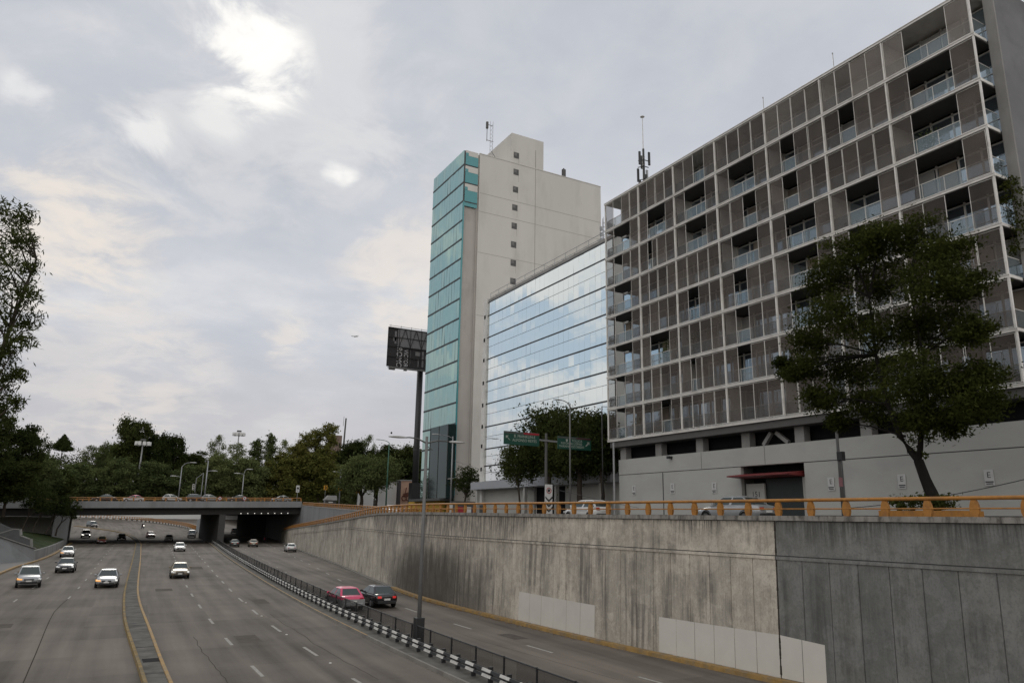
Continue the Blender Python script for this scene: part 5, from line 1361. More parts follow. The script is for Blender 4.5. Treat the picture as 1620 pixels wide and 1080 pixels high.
# hanging plants on the balcony corner
t = thing('balcony_plant', 'straggly climbing plant hanging off the balcony corner at the right picture edge', 'plant', (41.2, 18.4, 24))
L_ = []
for px, py, r in ((1600, 300, .5), (1610, 330, .6), (1596, 285, .35), (1612, 360, .45), (1585, 318, .25), (1606, 390, .4), (1580, 265, .2)):
    p = at(px, py, x=41.0) - t.location; L_.append((tuple(p), r, r, r))
leaves('foliage', L_, 420, .16, M['leaf_street'], 15, parent=t, clump=.35)
a = MB()
for q, r in zip(L_, L_[1:]): a.tube([q[0], r[0]], .012, 4)
a.build('stem', M['bark'], t)

# ---------------------------------------------------------------- vehicles
def paint(name, c, rough=.32, metal=.3):
    m, nt, b = base_mat(name); l = nt.links.new
    g = nd(nt, 'ShaderNodeNewGeometry'); n = nd(nt, 'ShaderNodeTexNoise', ins={'Scale': 3.0, 'Detail': 3}); l(g.outputs['Position'], n.inputs['Vector'])
    r = nd(nt, 'ShaderNodeMapRange', ins={1: .3, 2: .7, 3: .88, 4: 1.06}); l(n.outputs[0], r.inputs[0])
    v = nd(nt, 'ShaderNodeVectorMath', operation='SCALE'); v.inputs[0].default_value = c; l(r.outputs[0], v.inputs['Scale']); l(v.outputs[0], b.inputs['Base Color'])
    b.inputs['Roughness'].default_value = rough; b.inputs['Metallic'].default_value = metal; b.inputs['Coat Weight'].default_value = .4; b.inputs['Coat Roughness'].default_value = .1
    return m
PC = dict(silver=paint('silver_car_paint', (.30, .31, .315)), white=paint('white_car_paint', (.55, .55, .54), metal=0), grey=paint('dark_grey_car_paint', (.085, .088, .092)), black=paint('black_car_paint', (.010, .010, .011), .2, 0),
          gold=paint('beige_gold_car_paint', (.20, .165, .115)), red=paint('red_car_paint', (.26, .015, .015), metal=0), pink=paint('pink_taxi_paint', (.55, .035, .11), metal=0), green=paint('dark_green_car_paint', (.05, .065, .06)),
          navy=paint('navy_car_paint', (.03, .035, .05)), blue=paint('blue_grey_car_paint', (.16, .19, .22)), yellow=paint('yellow_taxi_paint', (.42, .28, .06), metal=0), darkred=paint('dark_red_car_paint', (.16, .03, .03), metal=0))
M['carglass'] = glass_mirror('car_window_glass', (0.055, 0.068, 0.066), .04, .4)
M['tyre'] = mat('tyre_rubber', (.016, .016, .016), .9, var=.2)
M['rim'] = mat('alloy_rim', (.30, .30, .31), .35, .6, var=.1)
M['trim'] = mat('black_plastic_trim', (.018, .018, .019), .6, var=.15)
M['lampglass'] = mat('clear_lamp_glass', (.55, .56, .56), .15, .2, var=.05)
M['taillight'] = mat('red_lamp_glass', (.32, .012, .012), .2, var=.05)
M['plate'] = mat('number_plate', (.6, .6, .58), .5, var=.05)
M['lit_amber'] = mat('lit_amber_lamp', (.8, .40, .1), .3, emit=((1.0, .42, .10), 0.45))
M['lit_white'] = mat('lit_head_lamp', (.9, .9, .85), .3, emit=((1.0, .96, .86), 5.0))
M['lit_red'] = mat('lit_tail_lamp', (.5, .03, .03), .3, emit=((1.0, .05, .04), 0.25))

# stations: y, zbot, ztop, half width (rear to front); cabin: belt y rear/front, roof y rear/front, belt z, roof z, belt half width, roof half width
BODY = {
 'sedan': dict(st=[(-2.25, .42, .78, .70), (-2.16, .30, .94, .80), (-1.7, .22, .99, .86), (-.9, .2, .97, .875), (.3, .2, .94, .875), (.95, .2, .93, .865), (1.5, .21, .86, .85), (2.0, .26, .74, .80), (2.2, .36, .62, .70)],
               cab=(-1.72, 1.08, -.98, .16, .93, 1.43, .80, .57), wh=(-1.33, 1.35), r=.31, box=True),
 'hatch': dict(st=[(-1.95, .42, .90, .72), (-1.86, .28, 1.0, .80), (-1.4, .2, 1.0, .845), (-.4, .2, .98, .85), (.5, .2, .96, .85), (1.0, .2, .95, .84), (1.45, .21, .87, .82), (1.8, .26, .76, .77), (1.95, .36, .64, .68)],
               cab=(-1.88, 1.12, -1.35, .15, .95, 1.49, .78, .58), wh=(-1.2, 1.25), r=.30, box=False),
 'suv': dict(st=[(-2.2, .5, .95, .78), (-2.1, .36, 1.06, .86), (-1.5, .28, 1.08, .90), (-.4, .27, 1.06, .905), (.6, .27, 1.04, .905), (1.1, .27, 1.03, .895), (1.6, .28, .97, .88), (2.0, .34, .86, .84), (2.2, .45, .72, .74)],
             cab=(-2.08, 1.18, -1.72, .25, 1.03, 1.66, .84, .64), wh=(-1.32, 1.35), r=.36, box=False),
 'van': dict(st=[(-2.3, .5, 1.0, .80), (-2.2, .36, 1.1, .88), (-1.5, .28, 1.12, .90), (-.4, .27, 1.1, .90), (.8, .27, 1.1, .90), (1.4, .27, 1.05, .89), (1.8, .3, .95, .86), (2.1, .36, .82, .80), (2.25, .46, .7, .72)],
             cab=(-2.2, 1.62, -2.0, .55, 1.08, 1.82, .85, .68), wh=(-1.4, 1.42), r=.34, box=False),
}
def lerp3(a, b, t): return tuple(a[i] + (b[i] - a[i]) * t for i in range(3))
def car(label, kind, colr, loc, rz, roof=None, lower=None, lit=None, grille='bar', group=None, name='car', cat='car', rack=False, taxi=False, alloy=True):
    B = BODY[kind]; pm = PC[colr]; rm = PC[roof or colr]
    t = thing(name, label, cat, loc, rz, group)
    a = MB(); rings = []
    for (y, zb, ztp, w) in B['st']:
        h = ztp - zb
        half = [(w * .55, zb), (w * .93, zb + .03), (w, zb + h * .35), (w * 1.0, zb + h * .62), (w * .965, zb + h * .86), (w * .86, ztp - .01), (w * .45, ztp + .015)]
        rings.append([(x, y, z) for x, z in half] + [(-x, y, z) for x, z in reversed(half)])
    a.loft(rings, True); a.build('body', pm, t, smooth=True, sub=1)
    if lower:
        a = MB(); rings = []
        for (y, zb, ztp, w) in B['st'][1:-1]:
            h = ztp - zb; rings.append([(w * 1.012, y, zb + .02), (w * 1.015, y, zb + h * .68), (-w * 1.015, y, zb + h * .68), (-w * 1.012, y, zb + .02)])
        y0 = B['st'][0][0]; y1 = B['st'][-1][0]
        rings = [[(p[0] * .94, y0 - .03, p[2] + .03) for p in rings[0]]] + rings + [[(p[0] * .94, y1 + .03, p[2] + .02) for p in rings[-1]]]
        a.loft(rings, True); a.build('lower_body', PC[lower], t)
    yr, yf, rr, rf_, zb, zt_, wb_, wr = B['cab']
    a = MB()
    def ring(k, z, ins=0): return [(-k[2], k[0], z), (k[2], k[0], z), (k[2], k[1], z), (-k[2], k[1], z)]
    mid = lambda q: (yr + (rr - yr) * q, yf + (rf_ - yf) * q, wb_ + (wr - wb_) * q)
    a.loft([ring(mid(0), zb - .06), ring(mid(.0), zb), ring(mid(.90), zb + (zt_ - zb) * .90), ring((rr + .10, rf_ - .10, wr - .06), zt_ - .01), ring((rr + .35, rf_ - .35, wr * .55), zt_ + .025)], True)
    a.build('roof', rm, t)
    # glass: panes set a few mm proud of the cabin faces
    def pane(nm, A, Bq, Cq, D, ins_b=.08, ins_t=.10, ins_s=.07, n=(0, 0, 0)):
        # A,B bottom edge; C,D top edge (C above B)
        q = [lerp3(lerp3(A, Bq, ins_s), lerp3(D, Cq, ins_s), ins_b), lerp3(lerp3(A, Bq, 1 - ins_s), lerp3(D, Cq, 1 - ins_s), ins_b), lerp3(lerp3(A, Bq, 1 - ins_s), lerp3(D, Cq, 1 - ins_s), 1 - ins_t), lerp3(lerp3(A, Bq, ins_s), lerp3(D, Cq, ins_s), 1 - ins_t)]
        nn = (Vector(q[1]) - Vector(q[0])).cross(Vector(q[3]) - Vector(q[0])).normalized() * .012
        m_ = MB(); m_.prism([tuple(Vector(p) - nn * .2) for p in q], nn); m_.build(nm, M['carglass'], t)
    b0, b1, b2, b3 = [(p[0], p[1], zb) for p in ring(mid(0), 0)]
    z9 = zb + (zt_ - zb) * .90; t0, t1, t2, t3 = [(p[0], p[1], z9) for p in ring(mid(.90), 0)]
    pane('windscreen', b2, b3, t3, t2, .04, .02, .06)
    pane('rear_window', b0, b1, t1, t0, .12, .06, .09)
    for sgn, (A, Bq, Cq, D) in ((1, (b1, b2, t2, t1)), (-1, (b3, b0, t0, t3))):
        k = .5 if kind != 'van' else .55
        mA, mD = lerp3(A, Bq, k), lerp3(D, Cq, k)
        pane('side_window', A, mA, mD, D, .06, .07, .07); pane('side_window', mA, Bq, Cq, mD, .06, .07, .07)
    # wheels
    W = max(s[3] for s in B['st'])
    for y in B['wh']:
        for s in (1, -1):
            m_ = MB(); m_.cyl((s * (W - .085), y, B['r']), (1, 0, 0), B['r'], .19, 18); w_ = m_.build('tyre', M['tyre'], t)
            m_ = MB(); m_.cyl((s * (W + .005), y, B['r']), (1, 0, 0), B['r'] * .62, .03, 14); m_.build('rim', M['rim'] if alloy else M['dark_steel'], w_)
            m_ = MB(); m_.tube([(s * (W - .03), y + (B['r'] + .05) * math.cos(q), max(.12, B['r'] + (B['r'] + .05) * math.sin(q))) for q in [math.pi * (-.1 + 1.2 * i / 10) for i in range(11)]], .035, 5); m_.build('wheel_arch', M['trim'], t)
    # front
    yF, zF0, zF1, wF = B['st'][-1]; yG, _, zG, wG = B['st'][-2]
    for s in (1, -1):
        m_ = MB(); cxx = s * wG * .80
        m_.loft([[(cxx - .20, yF - .06, zF1 - .09), (cxx + .20, yF - .28, zF1 - .06), (cxx + .20, yF - .30, zF1 + .09), (cxx - .20, yF - .10, zF1 + .05)], [(cxx - .19, yF + .005, zF1 - .07), (cxx + .14, yF - .10, zF1 - .05), (cxx + .14, yF - .14, zF1 + .06), (cxx - .19, yF - .03, zF1 + .03)]])
        lm = M['lampglass']
        if lit == 'both': lm = M['lit_white']
        if lit == 'amber' and s == 1: lm = M['lit_amber']
        m_.build('headlight', lm, t)
    m_ = MB()
    if grille == 'split':
        for s in (1, -1): m_.bevbox(s * .22 - .13, s * .22 + .13, yF - .05, yF + .035, zF1 - .10, zF1 + .02, .02)
    elif grille == 'deep': m_.bevbox(-.30, .30, yF - .05, yF + .04, zF0 + .02, zF1 + .02, .02)
    else: m_.bevbox(-.36, .36, yF - .05, yF + .035, zF1 - .09, zF1 + .02, .02)
    m_.build('grille', M['trim'], t)
    m_ = MB(); m_.bevbox(-wF * .8, wF * .8, yF - .15, yF + .03, zF0 - .09, zF0 + .09, .03); m_.build('front_bumper', M['trim'] if kind in ('suv', 'van') else M['trim'], t)
    m_ = MB(); m_.box(-.20, .20, yF + .035, yF + .055, zF0 + .07, zF0 + .18); m_.build('number_plate', M['plate'], t)
    # rear
    yR, zR0, zR1, wR = B['st'][0]
    for s in (1, -1):
        m_ = MB(); cxx = s * wR * .86
        hz = .10 if B['box'] else .16
        m_.loft([[(cxx - s * .20, yR + .10, zR1 - hz), (cxx + s * .13, yR + .24, zR1 - hz), (cxx + s * .13, yR + .24, zR1 + .06), (cxx - s * .20, yR + .10, zR1 + .06)], [(cxx - s * .19, yR - .035, zR1 - hz + .01), (cxx + s * .06, yR + .03, zR1 - hz + .01), (cxx + s * .06, yR + .03, zR1 + .05), (cxx - s * .19, yR - .02, zR1 + .05)]])
        m_.build('taillight', M['lit_red'] if lit == 'tail' else M['taillight'], t)
    m_ = MB(); m_.box(-.22, .22, yR - .05, yR + .02, zR1 - .22, zR1 - .10); m_.build('number_plate', M['plate'], t)
    m_ = MB(); m_.bevbox(-wR * .95, wR * .95, yR - .06, yR + .16, zR0 - .10, zR0 + .10, .03); m_.build('rear_bumper', M['trim'] if not lower else PC[lower], t)
    for s in (1, -1):
        m_ = MB(); m_.bevbox(s * (wb_ + .16) - .10, s * (wb_ + .16) + .10, yf - .42, yf - .30, zb + .01, zb + .15, .025); m_.beam((s * wb_, yf - .36, zb + .04), (s * (wb_ + .08), yf - .36, zb + .06), .05, .05); m_.build('mirror', pm if kind != 'van' else M['trim'], t)
    m_ = MB()
    for s in (1, -1):
        m_.box(s * W - .004 * s - .004, s * W - .004 * s + .008, -1.0, .95, .70, .74)
    m_.build('door_trim', M['trim'], t)
    if rack:
        for s in (1, -1): m_ = MB(); m_.tube([(s * (wr - .06), rr + .2, zt_ + .0), (s * (wr - .06), rr + .3, zt_ + .06), (s * (wr - .06), rf_ - .3, zt_ + .06), (s * (wr - .06), rf_ - .2, zt_)], .02, 5); m_.build('roof_rail', M['galv'], t)
    if taxi: m_ = MB(); m_.bevbox(-.25, .25, (rr + rf_) / 2 - .1, (rr + rf_) / 2 + .1, zt_ + .02, zt_ + .17, .03); m_.build('taxi_light', M['plate'], t)
    return t
def heading(f, y): return math.atan2(f(y + 2) - f(y - 2), 4)
def on_road(px, py):
    p = at(px, py, z=0.0)
    for _ in range(6): p = at(px, py, z=zr(p.y))
    return p
def oncoming(px, py, f, turn=0):
    p = on_road(px, py); h = heading(f, p.y)
    q = p + Vector((math.sin(h), math.cos(h), 0)) * 2.1      # the photo shows the front bumper's foot
    return (q.x, q.y, zr(q.y)), math.pi - h + R_(turn)
def away(px, py, f, turn=0):
    p = on_road(px, py); h = heading(f, p.y); q = p + Vector((math.sin(h), math.cos(h), 0)) * 2.1
    return (q.x, q.y, zr(q.y)), -h + R_(turn)
G1 = 'oncoming cars in the left carriageway'; G2 = 'oncoming cars in the middle carriageway'; G3 = 'cars driving away in the right carriageway'; G4 = 'cars crossing the bridge'
def oc(label, kind, colr, px, py, f, g, turn=0, **k): l, r = oncoming(px, py, f, turn); return car(label, kind, colr, l, r, group=g, **k)
def aw(label, kind, colr, px, py, f, turn=0, **k): l, r = away(px, py, f, turn); return car(label, kind, colr, l, r, group=G3, **k)
oc('silver sport utility car with a lit amber lamp, nearest at the left edge', 'suv', 'silver', 38, 930, LNL, G1, turn=7, lit='amber', rack=True)
oc('dark grey sedan behind the silver sport utility car', 'sedan', 'grey', 101, 906, LNL, G1)
oc('white sedan with a deep dark grille and lit amber lamp beside the grass bank', 'sedan', 'white', 104, 881, LNL, G1, lit='amber', grille='deep', turn=3)
oc('silver sedan with a split dark grille left of the yellow edged median', 'sedan', 'silver', 167, 930, LNL, G1, lit='amber', grille='split')
oc('dark van with both headlights shining in the shade under the bridge', 'van', 'navy', 135, 853, MED_L, G1, lit='both')
oc('yellow and dark red taxi in the shade under the bridge', 'sedan', 'darkred', 160, 860, MED_L, G1, roof='yellow', taxi=True)
oc('black sedan in the deepest shade under the bridge left of the median', 'sedan', 'black', 192, 855, MED_L, G1)
l, r = oncoming(148, 845, MED_L); pk = car('dark pickup truck behind the headlit van under the bridge', 'van', 'grey', l, r, group=G1, name='pickup_truck', cat='truck')
l, r = oncoming(164, 832, lambda y: MED_L(y) + 8); car('small blue grey sedan far up the climbing carriageway', 'sedan', 'blue', l, r, group=G1)
oc('beige gold sedan nearest in the middle carriageway', 'sedan', 'gold', 284, 915, LN1, G2)
oc('white sedan behind the beige gold one in the middle carriageway', 'sedan', 'white', 284, 872, LN1, G2)
oc('silver sedan coming out from under the bridge by the dashed lane line', 'sedan', 'silver', 267, 856, LN1, G2)
oc('white people carrier with dark bumper beside the bridge pier', 'van', 'white', 303, 853, LN2, G2)
oc('red sedan in the shade right of the far end of the median', 'sedan', 'red', 239, 853, MED_R, G2)
aw('pink and grey old taxi sedan behind the mesh fence', 'sedan', 'pink', 556, 966, LNR, lower='silver', alloy=False, turn=2)
aw('black sedan overtaking the pink taxi', 'sedan', 'black', 609, 962, LNR, turn=2, lit='tail')
aw('white sedan near the foot of the stained wall', 'sedan', 'white', 461, 873, LNR)
aw('beige gold sedan left of the motorcyclist', 'sedan', 'gold', 401, 865, LNR, alloy=False)
aw('dark green sedan beside the end of the mesh fence', 'sedan', 'green', 371, 865, LNR)
aw('white hatchback entering the shade of the bridge', 'hatch', 'white', 370, 850, LNR)
aw('black hatchback deep in the shade under the right bridge span', 'hatch', 'black', 347, 846, LNR)
# traffic on the bridge deck, seen from the side
def onbridge(label, kind, colr, px, row, d, **k):
    y = BY + 3.2 + row * 3.6; x = at(px, 788, y=y).x
    return car(label, kind, colr, (x, y, bz(x) - .02), R_(-90 if d > 0 else 90) + 0.0, group=G4, **k)
onbridge('dark sedan at the left end of the bridge', 'sedan', 'navy', 165, 0, -1)
onbridge('white taxi with a pink roof on the bridge', 'sedan', 'white', 211, 1, -1, roof='pink')
onbridge('white hatchback in the middle of the bridge', 'hatch', 'white', 272, 0, 1)
onbridge('dark navy wagon behind the silver hatchback on the bridge', 'suv', 'navy', 311, 1, 1)
onbridge('silver hatchback right of the dark wagon on the bridge', 'hatch', 'silver', 333, 0, 1)
onbridge('dark sedan with a pale front towards the right end of the bridge', 'sedan', 'grey', 376, 0, -1)
onbridge('silver sedan beyond the right end of the bridge span', 'sedan', 'silver', 445, 1, -1)
# parked or passing on the street above
def onstreet(label, kind, colr, x, px, rz, **k):
    p = at(px, 805, x=x); return car(label, kind, colr, (x, p.y, 6.2), R_(rz), group='cars on the street above the wall', **k)
onstreet('white hatchback on the upper street behind the orange railing before the mirror building', 'hatch', 'white', 33.0, 929, 4)
onstreet('silver sedan on the upper street passing the red canopy gateway', 'sedan', 'silver', 31.3, 1163, 4, alloy=False)
l = at(712, 806, x=31); car('white sedan mostly hidden by the railing near the tower', 'sedan', 'white', (34.5, 94, 6.3), R_(-6), group='cars on the street above the wall')
p = at(20, 792, y=150); car('white sedan half hidden on the left terrace under the trees', 'sedan', 'white', (p.x, 150, 7.6), R_(90))

# ---------------------------------------------------------------- motorcyclists
M['jacket'] = mat('black_jacket', (.02, .02, .022), .8, var=.3); M['skin'] = mat('skin', (.30, .17, .11), .6, var=.05)
M['jeans'] = mat('dark_jeans', (.03, .035, .05), .9, var=.2)
def skinned(name, chains, m, parent, sub=1):
    """one continuous body grown round joined bones: (point, radius) chains that share named joints"""
    vs, rad, es, idx = [], [], [], {}
    for ch in chains:
        prev = None
        for key, p, r in ch:
            if key not in idx: idx[key] = len(vs); vs.append(p); rad.append(r)
            if prev is not None: es.append((prev, idx[key]))
            prev = idx[key]
    me = bpy.data.meshes.new(name); me.from_pydata(vs, es, []); me.materials.append(m)
    o = bpy.data.objects.new(name, me); C.objects.link(o); o.parent = parent
    md = o.modifiers.new('skin', 'SKIN'); md.use_smooth_shade = True
    for i, d in enumerate(me.skin_vertices[0].data): d.radius = (rad[i], rad[i]); d.use_root = (i == 0)
    s = o.modifiers.new('subdivision', 'SUBSURF'); s.levels = sub; s.render_levels = sub
    return o
def rider(label, blabel, loc, rz, tail, helmet_c, jm):
    b = thing('motorbike', blabel, 'motorbike', loc, rz)
    for y in (-.68, .70):
        a = MB(); a.tube([(0, y + .27 * math.cos(q), .31 + .27 * math.sin(q)) for q in [6.2832 * i / 16 for i in range(17)]], .055, 6, cap=False); w_ = a.build('wheel', M['tyre'], b)
        a = MB(); a.cyl((0, y, .31), (1, 0, 0), .16, .06, 12); a.build('rim', M['rim'], w_)
    a = MB(); a.bevbox(-.13, .13, -.35, .35, .32, .68, .05); a.build('engine', M['dark_steel'], b)
    a = MB(); a.bevbox(-.16, .16, .0, .48, .68, .92, .07); a.build('tank', PC['red'] if tail else PC['black'], b)
    a = MB(); a.bevbox(-.15, .15, -.75, .0, .70, .82, .04); a.build('seat', M['trim'], b)
    a = MB(); a.tube([(0, .70, .31), (0, .52, .98)], .05, 6); a.tube([(-.36, .42, 1.06), (0, .52, 1.0), (.36, .42, 1.06)], .022, 6); a.build('handlebar', M['galv'], b)
    a = MB(); a.ball((0, .68, .88), .10, .08, .10); a.build('headlight', M['lit_white'], b)
    a = MB(); a.bevbox(-.07, .07, -.86, -.76, .70, .79, .02); a.build('taillight', M['lit_red'], b)
    p = thing('person', label, 'person', (loc[0], loc[1], loc[2]), rz)
    ch = [[('pel', (0, -.25, .90), .15), ('sp', (0, -.18, 1.12), .155), ('ch', (0, -.08, 1.32), .17), ('nk', (0, -.03, 1.48), .065), ('hd', (0, .0, 1.60), .09)]]
    for s in (1, -1):
        ch.append([('ch', 0, 0), (f'sh{s}', (s * .19, -.05, 1.38), .075), (f'el{s}', (s * .33, .12, 1.15), .055), (f'wr{s}', (s * .33, .38, 1.07), .04), (f'hn{s}', (s * .31, .44, 1.07), .045)])
    jx = skinned('body', ch, jm, p)
    lg = []
    for s in (1, -1): lg.append([('p0', (0, -.25, .88), .14), (f'hp{s}', (s * .12, -.2, .88), .10), (f'kn{s}', (s * .23, .22, .72), .075), (f'an{s}', (s * .2, .0, .36), .05), (f'ft{s}', (s * .2, .16, .32), .045)])
    skinned('trousers', lg, M['jeans'], p)
    a = MB(); a.ball((0, .01, 1.63), .14, .165, .15, 14, 9); h = a.build('helmet', helmet_c, p, smooth=True)
    a = MB(); a.ball((0, .07, 1.62), .115, .11, .06, 12, 6); a.build('visor', M['carglass'], h)
    return p
l, r = away(417, 857, LNR); rider('motorcyclist in a black jacket riding away in the right carriageway', 'black motorbike riding away near the foot of the stained wall', (l[0], l[1] - 1.2, l[2]), r, False, PC['black'], M['jacket'])
l, r = oncoming(229, 846, MED_R); rider('motorcyclist with a white helmet coming towards us behind the red sedan', 'dark motorbike behind the red sedan under the bridge', l, r, True, PC['white'], M['jacket'])

# ---------------------------------------------------------------- lamps, signs, poles, wires
M['lamphead'] = mat('pale_lamp_housing', (.38, .38, .37), .5, var=.1)
M['polegrey'] = mat('grey_painted_pole', (.12, .12, .118), .6, var=.15, scale=3)
M['polegreen'] = mat('green_painted_pole', (.035, .11, .075), .6, var=.1)
def cobra(mb, hp, d, s=1.0):
    """flat cobra head lamp at hp pointing along horizontal direction d"""
    d = Vector(d).normalized(); n = Vector((-d.y, d.x, 0)); hp = Vector(hp)
    prof = [(-.05, .05, .045), (.12, .10, .07), (.35, .15, .085), (.62, .145, .075), (.85, .08, .04)]
    rings = []
    for u, w, h in prof:
        c = hp + d * u * s; rings.append([c + n * w * s * math.cos(q) + Vector((0, 0, h * s * math.sin(q) * (1 if math.sin(q) > 0 else .55))) for q in [6.2832 * i / 10 for i in range(10)]])
    mb.loft(rings)
lp = Vector((KERB_B(36.5) + 1.62, 36.5, .12))
t = thing('street_lamp', 'tall double armed street lamp standing in the mesh fence of the freeway', 'street lamp', lp)
top = at(671, 690, y=36.5); aL = at(640, 692, y=36.5); aR = at(712, 699, y=36.5)
a = MB(); a.tube([(0, 0, 0), (0, 0, top.z - lp.z)], [.115, .075], 10); a.build('pole', M['polegrey'], t, smooth=True)
a = MB(); a.bevbox(-.22, .22, -.22, .22, 0, 1.25, .02); a.build('base_box', M['black'], t)
hz = top.z - lp.z - .35
for q, s in ((aL - lp, -1), (aR - lp, 1)):
    a = MB(); e_ = Vector((q.x, 0, q.z)); a.tube([(0, 0, hz), (e_.x * .45, 0, hz + (e_.z - hz) * .8 + .05), (e_.x * .8, 0, e_.z + .03), tuple(e_)], [.045, .04, .035, .03], 7); ar = a.build('arm', M['dark_steel'], t)
    a = MB(); cobra(a, e_, (s, 0, 0), 1.0); a.build('lamp_head', M['lamphead'], ar, smooth=True)
a = MB(); a.tube([(-.05, 0, hz - .1), (.35, 0, hz - .35)], .02, 5); a.build('stay', M['dark_steel'], t)
a = MB(); a.ball((at(619, 689, y=36.5).x - lp.x, 0, aL.z - lp.z + .2), .05, .05, .06); a.build('photocell', M['black'], t)
def lamp(label, base, ztop, arms, pm, r=.1, hs=1.0, hm='lamphead', group=None):
    b = Vector(base); t = thing('street_lamp', label, 'street lamp', b, 0, group); h = ztop - b.z
    a = MB(); a.tube([(0, 0, 0), (0, 0, h)], [r, r * .6], 9); a.build('pole', pm, t, smooth=True)
    for (dx, dz, hh) in arms:
        a = MB(); s = 1 if dx > 0 else -1
        a.tube([(0, 0, hh - dz), (dx * .3, 0, hh - dz * .35), (dx * .7, 0, hh - dz * .05), (dx, 0, hh)], r * .4, 6); ar = a.build('arm', pm, t)
        a = MB(); cobra(a, (dx, 0, hh), (s, 0, 0), hs); a.build('lamp_head', M[hm], ar, smooth=True)
    return t
p = at(902, 790, x=37.5); q = at(901, 638, x=37.5)
lamp('single armed grey street lamp on the pavement before the mirror building', (37.5, p.y, 6.38), q.z, [(-.9, .5, q.z - 6.38 + .2)], M['polegrey'], .09)
p = at(713, 790, x=44); q = at(716, 690, x=44); lamp('pale street lamp pole at the foot of the teal tower', (44, p.y, 6.4), q.z, [(-2.2, .4, q.z - 6.3)], M['galv'], .13, 1.2)
p = at(611, 788, y=150); q = at(614, 700, y=150); lamp('tall green street lamp before the white hoarding', (p.x, 150, 8.4), q.z, [(-1.9, .5, q.z - 8.4 + .5)], M['polegreen'], .16, 1.3, hm='galv')
def bridge_lamp(label, px, pt, arms, y=210, r=.2):
    p = at(px, 780, y=y); q = at(px, pt, y=y); zb_ = 8.6
    return lamp(label, (p.x, y, zb_), q.z, [(d, dz, q.z - zb_ + up) for d, dz, up in arms], M['galv'], r, 1.8)
bridge_lamp('grey lamp post with a short arm behind the bridge above the white hatchback', 283, 738, [(1.9, 1.2, 1.2), (-1.0, .3, -2.4)], r=.16)
bridge_lamp('curved double lamp post behind the bridge near its middle', 324, 728, [(-1.7, 1.6, 1.4), (1.0, .3, -2.6)], r=.2)
bridge_lamp('grey lamp post behind the right half of the bridge', 383, 750, [(-1.0, .3, .2), (.7, 1.2, 1.4)], r=.16)
p = at(537, 785, y=170); q = at(538, 742, y=170); lamp('grey lamp post with a bent arm beside the yellow chevron signs', (p.x, 170, 8.4), q.z, [(-.9, .4, q.z - 8.4 - .6), (.8, .3, q.z - 8.4 + .3)], M['polegrey'], .2, 1.2)
# traffic light on a cranked arm behind the bridge
p = at(322, 780, y=208); t = thing('traffic_light', 'small white framed traffic light hanging from a cranked arm behind the bridge', 'traffic light', (p.x - 1.2, 208, 8.6))
e1, e2 = at(311, 756, y=208) - t.location, at(322, 748, y=208) - t.location; fo = at(308, 778, y=208) - t.location
a = MB(); a.tube([(e2.x, 0, 0), tuple(e2)], .09, 7); a.tube([tuple(e2), tuple(e1), tuple(fo)], .08, 6); a.build('arm', M['galv'], t)
hd = at(306, 770, y=208) - t.location; a = MB(); a.bevbox(hd.x - .25, hd.x + .25, -.2, .2, hd.z - .75, hd.z + .75, .05); hdo = a.build('signal_head', M['white_paint'], t)
a = MB()
for k in (-.45, 0, .45): a.cyl((hd.x, -.21, hd.z + k), (0, 1, 0), .16, .04, 10)
a.build('lens', M['dark'], hdo)
# floodlight masts and thin mast over the park
def flood(px, py, y, label):
    q = at(px, py, y=y); t = thing('floodlight_mast', label, 'mast', (q.x, y, 14), 0, 'floodlight masts above the park'); h = q.z - 14
    a = MB(); a.tube([(0, 0, 0), (0, 0, h + 1)], [.5, .25], 8); a.build('pole', M['galv'], t)
    a = MB(); a.tube([(2.6 * math.cos(k * .5236), 2.6 * math.sin(k * .5236), h - .3) for k in range(13)], .14, 5); a.beam((-2.6, 0, h - .3), (2.6, 0, h - .3), .2, .2); a.build('ring', M['galv'], t)
    for k in range(9): an = k * 6.283 / 9; a = MB(); a.bevbox(2.6 * math.cos(an) - .6, 2.6 * math.cos(an) + .6, 2.6 * math.sin(an) - .3, 2.6 * math.sin(an) + .3, h - .7, h + .9, .1); a.build('floodlight', M['signw'], t)
    a = MB(); a.bevbox(-1.1, 1.1, -.4, .4, h + 1.3, h + 2.1, .15); a.build('top_cap', M['dark_steel'], t)
flood(378, 687, 400, 'tall mast with a ring of white floodlights standing clear above the park trees')
flood(226, 702, 346, 'mast with pale floodlights half hidden in front of the tallest dark tree')
p = at(541, 740, y=400); q = at(544, 661, y=400); t = thing('radio_mast', 'thin dark grey mast rising above the yellow poplars', 'mast', (p.x, 400, 14))
a = MB(); a.tube([(0, 0, 0), (0, 0, (q.z - 14) * .62)], .55, 8); a.build('lower_pole', M['galv'], t)
a = MB(); a.tube([(0, 0, (q.z - 14) * .62), (.4, 0, q.z - 14)], [.5, .42], 8); a.tube([(-.9, 0, (q.z - 14) * .9), (-.8, 0, (q.z - 14) * 1.02)], .1, 5); a.build('upper_pole', M['dark_steel'], t)
p = at(530, 677, y=430); t = thing('flag', 'small green, white and red flag above the park trees', 'flag', (p.x, 430, p.z))
fm = [mat('flag_green', (.02, .12, .07), .9), mat('flag_white', (.6, .6, .6), .9), mat('flag_red', (.35, .02, .03), .9)]
for k in range(3): a = MB(); a.prism([(k * .7 - 1.8, 0, -.9 + .35 * k), (k * .7 - 1.1, .12, -.55 + .35 * k), (k * .7 - 1.1, .12, .45 + .35 * k), (k * .7 - 1.8, 0, .1 + .35 * k)], (0, .03, 0)); a.build('stripe', fm[2 - k], t)
a = MB(); a.tube([(.35, .1, -16), (.35, .1, 1.4)], .08, 5); a.build('pole', M['galv'], t)
